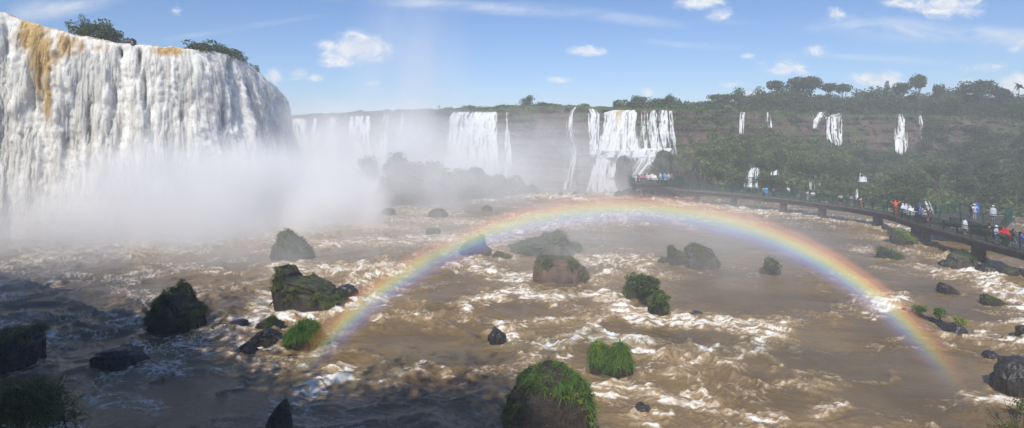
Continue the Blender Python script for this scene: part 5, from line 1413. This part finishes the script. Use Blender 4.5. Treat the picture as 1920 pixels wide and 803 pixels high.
wk(1717, 1.0, 1.62, 'stand', 200, 'jacket', BK, 'trousers', BK, 'hair', HB, 'person in black standing behind the pink outfit')
wk(1722, -.3, 1.6, 'stand', 40, 'jacket', PK, 'trousers', PK, 'hair', HB, 'person dressed head to toe in hot pink by the rail')
wk(1725, 1.0, 1.74, 'stand', 20, 'poncho', BL, 'trousers', NV, 'hood', BL, 'person in a blue hooded poncho behind the pink outfit')
wk(1730, .6, 1.6, 'photo', 10, 'jacket', PU, 'trousers', BK, 'hair', LT, 'person in dull purple raising a phone right of the pink outfit')
wk(1734, .1, 1.5, 'stand', 330, 'jacket', (.3, .3, .32), 'trousers', BK, 'hat', WH, 'person in grey with a white cap right of the pink outfit')
wk(1738, .8, 1.66, 'rail', 350, 'jacket', BK, 'trousers', BK, 'hair', HB, 'dark haired person in black leaning left of the orange child')
wk(1744, .9, 1.7, 'stand', 20, 'jacket', (.06, .07, .06), 'trousers', BK, 'hair', HB, 'person in a dark green coat behind the orange child')
wk(1741, -.3, 1.1, 'stand', 10, 'jacket', OR, 'shorts', GY, 'hair', HB, 'small child in an orange top at the rail')
# strollers along the middle
wk(1576, .4, 1.62, 'stand', 330, 'shirt', (.5, .52, .55), 'shorts', BK, 'hair', HB, 'person in a grey shirt and dark shorts strolling mid bridge')
wk(1596, .3, 1.7, 'pack', 20, 'jacket', (.25, .26, .28), 'shorts', (.2, .17, .15), 'hair', HB, 'person with a dark backpack and bare legs mid bridge', extra=[('backpack', BK)])
wk(1614, .3, 1.6, 'walk', 40, 'shirt', (.6, .58, .55), 'shorts', OR, 'hair', HB, 'person in white shirt and orange shorts mid bridge')
wk(1619, .7, 1.6, 'stand', 200, 'jacket', NV, 'trousers', BK, 'hair', HB, 'person in navy just behind the orange shorts')
wk(1514, .4, 1.66, 'stand', 20, 'shirt', (.5, .38, .36), 'trousers', (.3, .36, .45), 'hair', HB, 'person in a pinkish shirt and pale jeans by tall thread falls')
wk(1524, .5, 1.6, 'rail', 340, 'jacket', WH, 'shorts', NV, 'hair', HB, 'person in white and navy right of the pinkish shirt')
wk(1432, .5, 1.5, 'stand', 10, 'shirt', (.5, .48, .38), 'trousers', BK, 'hair', HB, 'person in a cream shirt nearest the widest low fall')
wk(1437, .3, 1.66, 'stand', 30, 'poncho', SKY, 'trousers', (.3, .2, .15), 'hair', HB, 'person in a sky blue poncho beside the cream shirt')
wk(1451, .6, 1.6, 'stand', 200, 'jacket', (.28, .1, .1), 'trousers', BK, 'hair', HB, 'lone person in dull red right of the sky blue poncho')
# the crowd on the far platform
CROWD = [(1196, 101.2, 'photo', 'jacket', (.3, .1, .1), 'dark red jacket at the outer corner'), (1202, 101.4, 'rail', 'jacket', (.85, .2, .14), 'salmon red jacket near the outer corner'), (1205, 103.5, 'stand', 'jacket', GY, 'grey jacket behind the salmon red one'),
 (1208, 101.0, 'rail', 'jacket', (.35, .25, .5), 'violet jacket at the front rail'), (1211, 105.5, 'photo', 'jacket', BK, 'black coat raised highest at the left rear'), (1213, 104.2, 'stand', 'poncho', (.5, .47, .42), 'beige poncho at the left rear'),
 (1217, 102.6, 'stand', 'poncho', (.85, .45, .45), 'pink and white poncho amid the crowd'), (1219, 105.0, 'stand', 'jacket', NV, 'navy jacket behind the pink poncho'), (1222, 104.6, 'photo', 'poncho', WH, 'white poncho with lifted camera'),
 (1224.5, 103.0, 'stand', 'poncho', (.75, .75, .75), 'plain white poncho in mid crowd'), (1228.5, 103.0, 'stand', 'poncho', (.8, .81, .83), 'brightest white poncho of the crowd'), (1227, 105.5, 'stand', 'jacket', GY, 'dark grey jacket at the rear rail'),
 (1232, 104.4, 'photo', 'jacket', BK, 'black jacket taking pictures'), (1235, 103.0, 'stand', 'jacket', (.1, .12, .16), 'slate jacket in mid crowd'), (1238, 105.0, 'stand', 'poncho', CL_, 'clear poncho at the rear rail'), (1236, 101.4, 'rail', 'jacket', KH, 'khaki jacket at the front rail'),
 (1243, 103.2, 'stand', 'jacket', BL, 'royal blue jacket left of the light blue poncho'), (1246.5, 103.6, 'stand', 'poncho', SKY, 'light blue poncho of the crowd'), (1250, 105.2, 'photo', 'jacket', WH, 'white jacket with both arms up'), (1253.5, 104.0, 'stand', 'poncho', WH, 'white poncho with dark bag near the right'),
 (1256, 105.6, 'photo', 'jacket', (.6, .6, .62), 'pale jacket tallest near the right'), (1258.5, 103.4, 'stand', 'jacket', (.25, .2, .2), 'brown jacket near the right end'), (1261, 104.6, 'rail', 'jacket', BK, 'black jacket at the right end'), (1254, 101.6, 'rail', 'jacket', (.4, .42, .45), 'light grey jacket low at the right front')]
for k, (x, D, ps, tp, c, lb) in enumerate(CROWD):
    person(x, D, Z3, 1.58 + .2 * _pr.random(), ps, float(_pr.integers(-40, 40)) + (180 if k % 5 == 3 else 0), tp, c, 'trousers', [BK, DN, GY, KH][k % 4], 'hood' if tp == 'poncho' and k % 2 else 'hair', c if tp == 'poncho' and k % 2 else [HB, (.1, .06, .03), LT][k % 3], 'person in ' + lb + ' on the far platform')
for x, c, lb in ((1233, (.85, .86, .88), 'person in white below the crowd where the footbridge meets the far platform'), (1240, (.4, .4, .42), 'person in grey right of the white one below the far crowd'), (1247, WH, 'person in off white third below the far crowd'), (1252, (.5, .4, .38), 'person in dusty pink last below the far crowd')):
    person(x, 100.0 + .02 * (x - 1233), Z3, 1.2, 'rail', 10, 'jacket', c, 'trousers', BK, 'hair', HB, lb)

def lip_rock(px, yt, wpx, back, label, seed):
    q = lip_at(px, back); D = q[1]; hw = wpx / 2 / F * D; hh = H + (HZ - yt) / F * D - q[2] + .5
    d, f = ico(4); o3 = R_(seed).random(3) * 40
    n = fbm3(d[:, 0] * 1.6 + o3[0], d[:, 1] * 1.6 + o3[1], d[:, 2] * 1.6 + o3[2], 4, seed)
    v = d * (1 + .38 * n)[:, None] * [hw, hw * .8, hh]
    o = mesh_np('rock', v, f, MAT['basalt']); o.location = (q[0], q[1], q[2] - .5); tag(o, label, 'rock')
lip_rock(240, 72, 30, .5, 'jagged dark rock breaking the lip of the huge fall', 711)
lip_rock(216, 76, 20, .6, 'low dark stone on the lip between bush and jagged rock', 712)
lip_rock(257, 88, 12, .1, 'small wet stone at the notch in the lip of the huge fall', 713)
lip_rock(512, 158, 9, .4, 'dark stone at the far curving end of the huge fall', 714)
# ------------------------------------------------------------------ air, spray and rainbow
def vol_mat(name, dens, scale=2.2, lo=.32, hi=.72, aniso=-.35, col=(1, 1, 1), squash=(1, 1, 1), core=0.0, billow=0.0):
    m = bpy.data.materials.new(name); m.use_nodes = True; nt = NT(m.node_tree)
    m.node_tree.nodes.remove(m.node_tree.nodes['Principled BSDF'])
    oc = nt.objco()
    r = nt.vmath('LENGTH', oc)
    fall = nt.step(1.0, .15, r)
    geo = nt.geo().outputs['Position']
    n = nt.noise(1.0 / scale, 4, .55, nt.vmath('MULTIPLY', geo, squash), .2)
    nn = nt.step(lo, hi, n)
    if core: nn = nt.math('ADD', nn, core)
    if billow:
        lin = nt.math('SUBTRACT', 1.0, r)
        body = nt.step(.05, .5, nt.math('ADD', nt.math('MULTIPLY', lin, 1.15), nt.math('MULTIPLY', nt.math('SUBTRACT', n, .5), billow)))
        d = nt.math('MULTIPLY', nt.math('MULTIPLY', body, nt.step(1.0, .45, r)), dens)
    else:
        d = nt.math('MULTIPLY', nt.math('MULTIPLY', fall, nn), dens)
    v = nt.new('ShaderNodeVolumePrincipled')
    v.inputs['Color'].default_value = (*col, 1); v.inputs['Anisotropy'].default_value = aniso
    nt.put(v.inputs['Density'], d)
    nt.l.new(v.outputs[0], m.node_tree.nodes['Material Output'].inputs['Volume'])
    return m
def spray(label, c, rad, dens, rz=0.0, name='spray', **k):
    d, f = ico(4)
    o = mesh_np(name, d, f, vol_mat(name, dens, **k))
    o.location = c; o.scale = rad; o.rotation_euler = (0, 0, math.radians(rz))
    tag(o, label, None, None, 'stuff')
    return o
if True:
    spray('dense white spray boiling up at the foot of the huge fall', (-39, 69, .5), (31, 19, 14.5), .2, 25, scale=6.0, billow=2.2, squash=(1, 1, .6))
    spray('spray drifting low in front of the huge fall', (-33, 57, .3), (38, 27, 7), .085, 20, scale=6.0, core=.12, lo=.36, hi=.66, squash=(1, 1, .5))
    spray('mist filling the gorge beyond the huge fall', (-30, 106, 5), (40, 30, 16), .12, 0, scale=12.0, core=.35, lo=.35, hi=.68)
    spray('thin mist before the square white block of falling water', (6, 108, 4), (34, 16, 16), .06, 0, scale=9.0, core=.5)
    spray('pale plume of spray rising into the sky above the gorge', (-23, 122, 24), (18, 14, 30), .04, 0, scale=8.0, lo=.35, hi=.7, squash=(1, 1, .4), core=.15)
    spray('spray where the wide far falls strike the ledge', (24.5, 113.5, 6.0), (9, 3.5, 4.5), .16, 0, scale=3.0, core=.3)
    spray('spray at the foot of the lower far cascades', (21, 110.5, 1.0), (9, 4, 3.2), .12, 0, scale=3.0, core=.3)
    spray('haze of spray before the wooded island', (-12, 87, 3), (24, 10, 9), .085, 0, scale=7.0, core=.4)
    spray('thin veil of spray over the middle river', (12, 54, 2.2), (30, 24, 6), .018, 0, scale=8.0, core=.5)

def fixn(o):
    bm = bmesh.new(); bm.from_mesh(o.data); bmesh.ops.recalc_face_normals(bm, faces=bm.faces); bm.to_mesh(o.data); bm.free()
def bow(name, label, cx, cz, Y, rad, half, a0, a1, f0, f1, stops, dens, thick=2.5):
    """an arc of coloured spray, part of a cone that opens away from the sun; angles in degrees from straight up"""
    n, m = 120, 16; v = []
    sx, sz = cx / Y, (cz - H) / Y
    for i in range(n):
        a = math.radians(a0 + (a1 - a0) * i / (n - 1))
        for k in range(m):
            b = 2 * math.pi * k / m
            y = thick * math.sin(b); g = 1 + y / Y
            rr = (rad + half * math.cos(b)) * g
            v.append((rr * math.sin(a) + sx * y, y, rr * math.cos(a) + sz * y))
    f = [(i * m + k, i * m + (k + 1) % m, (i + 1) * m + (k + 1) % m, (i + 1) * m + k) for i in range(n - 1) for k in range(m)]
    mb = MB(); mb.add(v, f + [tuple(range(m - 1, -1, -1)), tuple((n - 1) * m + k for k in range(m))])
    mt = bpy.data.materials.new(name); mt.use_nodes = True; nt = NT(mt.node_tree)
    mt.node_tree.nodes.remove(mt.node_tree.nodes['Principled BSDF'])
    oc = nt.objco(); s = nt.new('ShaderNodeSeparateXYZ', {0: oc})
    g = nt.math('MULTIPLY_ADD', s.outputs[1], 1 / Y, 1.0)
    xx = nt.math('DIVIDE', nt.math('SUBTRACT', s.outputs[0], nt.math('MULTIPLY', s.outputs[1], sx)), g)
    zz = nt.math('DIVIDE', nt.math('SUBTRACT', s.outputs[2], nt.math('MULTIPLY', s.outputs[1], sz)), g)
    r = nt.math('SQRT', nt.math('ADD', nt.math('MULTIPLY', xx, xx), nt.math('MULTIPLY', zz, zz)))
    t = nt.math('DIVIDE', nt.math('SUBTRACT', r, rad - half), 2 * half)
    cr = nt.new('ShaderNodeValToRGB', {0: t}); el = cr.color_ramp.elements
    cr.color_ramp.interpolation = 'EASE'
    el[0].position, el[0].color = stops[0][0], (*stops[0][1], 1); el[1].position, el[1].color = stops[-1][0], (*stops[-1][1], 1)
    for p, c in stops[1:-1]:
        e = el.new(p); e.color = (*c, 1)
    ang = nt.math('ARCTAN2', xx, zz)
    fade = nt.math('MULTIPLY', nt.step(math.radians(a0), math.radians(f0), ang), nt.step(math.radians(a1), math.radians(f1), ang))
    yy = nt.math('DIVIDE', s.outputs[1], thick)
    prof = nt.math('SUBTRACT', 1.0, nt.math('MULTIPLY', yy, yy), clamp=True)
    g2 = nt.noise(.35, 3, .5, oc)
    d = nt.math('MULTIPLY', nt.math('MULTIPLY', fade, prof), nt.math('MULTIPLY', nt.step(.25, .7, g2, .75, 1.15), dens))
    vs = nt.new('ShaderNodeVolumeScatter', {'Color': cr.outputs[0], 'Density': d}); vs.inputs['Anisotropy'].default_value = -.5
    nt.l.new(vs.outputs[0], mt.node_tree.nodes['Material Output'].inputs['Volume'])
    o = mb.build(name, mt); fixn(o); o.location = (cx, Y, cz)
    tag(o, label, 'rainbow')
    return o
if True:
    _Y = 24.0; _s = _Y / F
    bow('rainbow', 'bright rainbow arching low over the rapids', (1172 - 960) * _s, H + (HZ - 1146) * _s, _Y, 752 * _s, 35 * _s, -58, 59, -40, 30,
        [(0.0, (0, 0, 0)), (.16, (.05, .05, .14)), (.29, (.11, .16, .42)), (.40, (.22, .42, .48)), (.50, (.55, .62, .28)), (.58, (.85, .66, .16)), (.68, (.9, .38, .10)), (.80, (.5, .14, .05)), (1.0, (0, 0, 0))], .31)
    _Y = 70.0; _s = _Y / F
    bow('rainbow', 'faint outer rainbow fading upward through the gorge spray', (1172 - 960) * _s, H + (HZ - 1146) * _s, _Y, 940 * _s, 52 * _s, -46, -12, -36, -20,
        [(0.0, (0, 0, 0)), (.25, (.5, .3, .15)), (.45, (.5, .5, .2)), (.6, (.2, .45, .5)), (.78, (.15, .2, .5)), (1.0, (0, 0, 0))], .035, 3.0)
    # one even body of air round everything
    m = bpy.data.materials.new('air'); m.use_nodes = True; nt = NT(m.node_tree); m.node_tree.nodes.remove(m.node_tree.nodes['Principled BSDF'])
    v = nt.new('ShaderNodeVolumePrincipled'); v.inputs['Color'].default_value = (.93, .96, 1, 1); v.inputs['Density'].default_value = .0015; v.inputs['Anisotropy'].default_value = -.3
    nt.l.new(v.outputs[0], m.node_tree.nodes['Material Output'].inputs['Volume'])
    mb = MB(); mb.box((0, -2950, 18.7), (0, 3150, 18.7), 6100, 47.4)
    _hz = mb.build('haze', m); fixn(_hz)
    tag(_hz, 'pale damp air over the river and falls', None, None, 'stuff')

# ------------------------------------------------------------------ sky, sun, camera
W = bpy.data.worlds.new('World'); SC.world = W; W.use_nodes = True
nt = NT(W.node_tree); bg = W.node_tree.nodes['Background']; out = W.node_tree.nodes['World Output']
sky = nt.new('ShaderNodeTexSky', sky_type='NISHITA', sun_disc=False)
sky.sun_elevation = SUN_EL; sky.sun_rotation = math.pi + SUN_AZ
sky.air_density = 1.1; sky.dust_density = .15; sky.ozone_density = 2.2; sky.altitude = 200
nt.l.new(nt.vmath('MULTIPLY', sky.outputs[0], (.70, .91, 1.25)), bg.inputs[0]); bg.inputs[1].default_value = SKY_S
gen = nt.new('ShaderNodeTexCoord').outputs['Generated']
sp = nt.new('ShaderNodeSeparateXYZ', {0: gen})
yy = nt.math('MAXIMUM', sp.outputs[1], .02)
u = nt.math('DIVIDE', sp.outputs[0], yy); v = nt.math('DIVIDE', sp.outputs[2], yy)
uv = nt.new('ShaderNodeCombineXYZ', {0: u, 1: v, 2: 0.0}).outputs[0]
n1 = nt.noise(19, 8, .66, nt.vmath('MULTIPLY', uv, (1, 1.7, 1)), .5); n2 = nt.noise(5, 4, .55, nt.vmath('MULTIPLY', uv, (1, 3.2, 1)), .6)
CLOUDS = [(668, 88, 70, 30, 1.0), (640, 118, 50, 14, .6), (700, 110, 40, 16, .5), (515, 143, 22, 18, .85), (558, 140, 24, 14, .7), (588, 146, 22, 10, .6), (330, 22, 14, 12, .3), (1310, 4, 50, 18, .95), (1348, 24, 34, 16, .55), (1565, 28, 26, 20, .5),
          (1780, 10, 70, 32, .9), (1700, 0, 60, 20, .6), (1101, 95, 38, 12, .7), (1650, 150, 60, 18, .85), (1530, 96, 34, 14, .6), (1213, 174, 18, 10, .7), (1900, 160, 34, 22, 1.0), (1820, 160, 40, 14, .6), (1420, 178, 40, 12, .85), (1376, 158, 26, 9, .6), (1480, 125, 60, 26, .5), (1405, 106, 24, 8, .5), (1860, 130, 60, 16, .45), (1900, 85, 30, 18, .35), (1050, 150, 30, 8, .4), (690, 158, 26, 8, .45)]
dens = None
for cx, cy, rx, ry, k in CLOUDS:
    rx *= 1.25; ry *= 1.2
    p = nt.vmath('MULTIPLY_ADD', uv, (F / rx, F / ry, 0), (-(cx - 960) / rx, -(HZ - cy) / ry, 0))
    d = nt.math('MULTIPLY', nt.step(1.25, 0.0, nt.vmath('LENGTH', p)), k)
    dens = d if dens is None else nt.math('MAXIMUM', dens, d)
cum = nt.step(.2, .88, nt.math('ADD', nt.math('MULTIPLY', dens, .85), nt.math('MULTIPLY', nt.math('SUBTRACT', n1, .42), 1.7)))
cum = nt.math('MULTIPLY', cum, nt.step(0, .35, dens))
wis = None
for cx, cy, rx, ry, rot, k in ((900, 14, 330, 13, -4, .55), (1120, 28, 170, 14, -7, .35), (130, 12, 150, 20, 12, .5), (430, 56, 170, 7, 9, .3), (1760, 64, 300, 26, -5, .8), (1500, 40, 200, 10, 0, .2), (60, 18, 60, 30, 30, .3), (1300, 85, 140, 8, -4, .2), (1650, 110, 200, 8, -3, .2)):
    ca, sa = math.cos(math.radians(rot)), math.sin(math.radians(rot)); a = (cx - 960) / F; b = (HZ - cy) / F
    px_ = nt.vmath('DOT_PRODUCT', nt.vmath('SUBTRACT', uv, (a, b, 0)), (ca * F / rx, sa * F / rx, 0)); py_ = nt.vmath('DOT_PRODUCT', nt.vmath('SUBTRACT', uv, (a, b, 0)), (-sa * F / ry, ca * F / ry, 0))
    d = nt.math('MULTIPLY', nt.step(1.3, 0.0, nt.math('SQRT', nt.math('ADD', nt.math('MULTIPLY', px_, px_), nt.math('MULTIPLY', py_, py_)))), k)
    wis = d if wis is None else nt.math('MAXIMUM', wis, d)
wisp = nt.math('MULTIPLY', nt.math('MULTIPLY', wis, 1.5), nt.step(.3, .72, n2), clamp=True)
front = nt.step(.03, .2, sp.outputs[1])
fac = nt.math('MULTIPLY', nt.math('MAXIMUM', nt.math('MULTIPLY', cum, .92), wisp), front)
bg2 = nt.new('ShaderNodeBackground'); nt.put(bg2.inputs[0], nt.mix(nt.step(.4, .7, n1), (.70, .76, .86), (1, .99, .97))); bg2.inputs[1].default_value = CLOUD_S
mx = nt.new('ShaderNodeMixShader', {0: fac}); nt.l.new(bg.outputs[0], mx.inputs[1]); nt.l.new(bg2.outputs[0], mx.inputs[2]); nt.l.new(mx.outputs[0], out.inputs['Surface'])

L = bpy.data.lights.new('sun', 'SUN'); L.energy = SUN_S; L.angle = math.radians(.5); L.color = (1, .95, .87)
so = bpy.data.objects.new('sun', L); COL.objects.link(so); so.location = (0, -30, 60)
dirv = Vector((math.sin(SUN_AZ) * math.cos(SUN_EL), math.cos(SUN_AZ) * math.cos(SUN_EL), -math.sin(SUN_EL)))
so.rotation_euler = dirv.to_track_quat('-Z', 'Y').to_euler()

cam = bpy.data.cameras.new('camera'); cam.sensor_width = 36; cam.lens = 36 * F / 1920; cam.shift_y = -(401.5 - HZ) / 1920; cam.clip_start = .1; cam.clip_end = 6000
co = bpy.data.objects.new('camera', cam); COL.objects.link(co); co.location = (0, 0, H); co.rotation_euler = (math.pi / 2, 0, 0)
SC.camera = co
SC.view_settings.view_transform = 'Standard'; SC.view_settings.look = 'None'; SC.view_settings.gamma = 1; SC.view_settings.use_curve_mapping = False
SC.view_settings.exposure = EXPO
cy = SC.cycles
cy.use_denoising = True; cy.max_bounces = 6; cy.diffuse_bounces = 3; cy.glossy_bounces = 2; cy.transparent_max_bounces = 24; cy.volume_bounces = VB
cy.volume_step_rate = 1.0; cy.volume_max_steps = 128
cy.use_adaptive_sampling = True; cy.adaptive_threshold = .006
cy.sample_clamp_indirect = 4
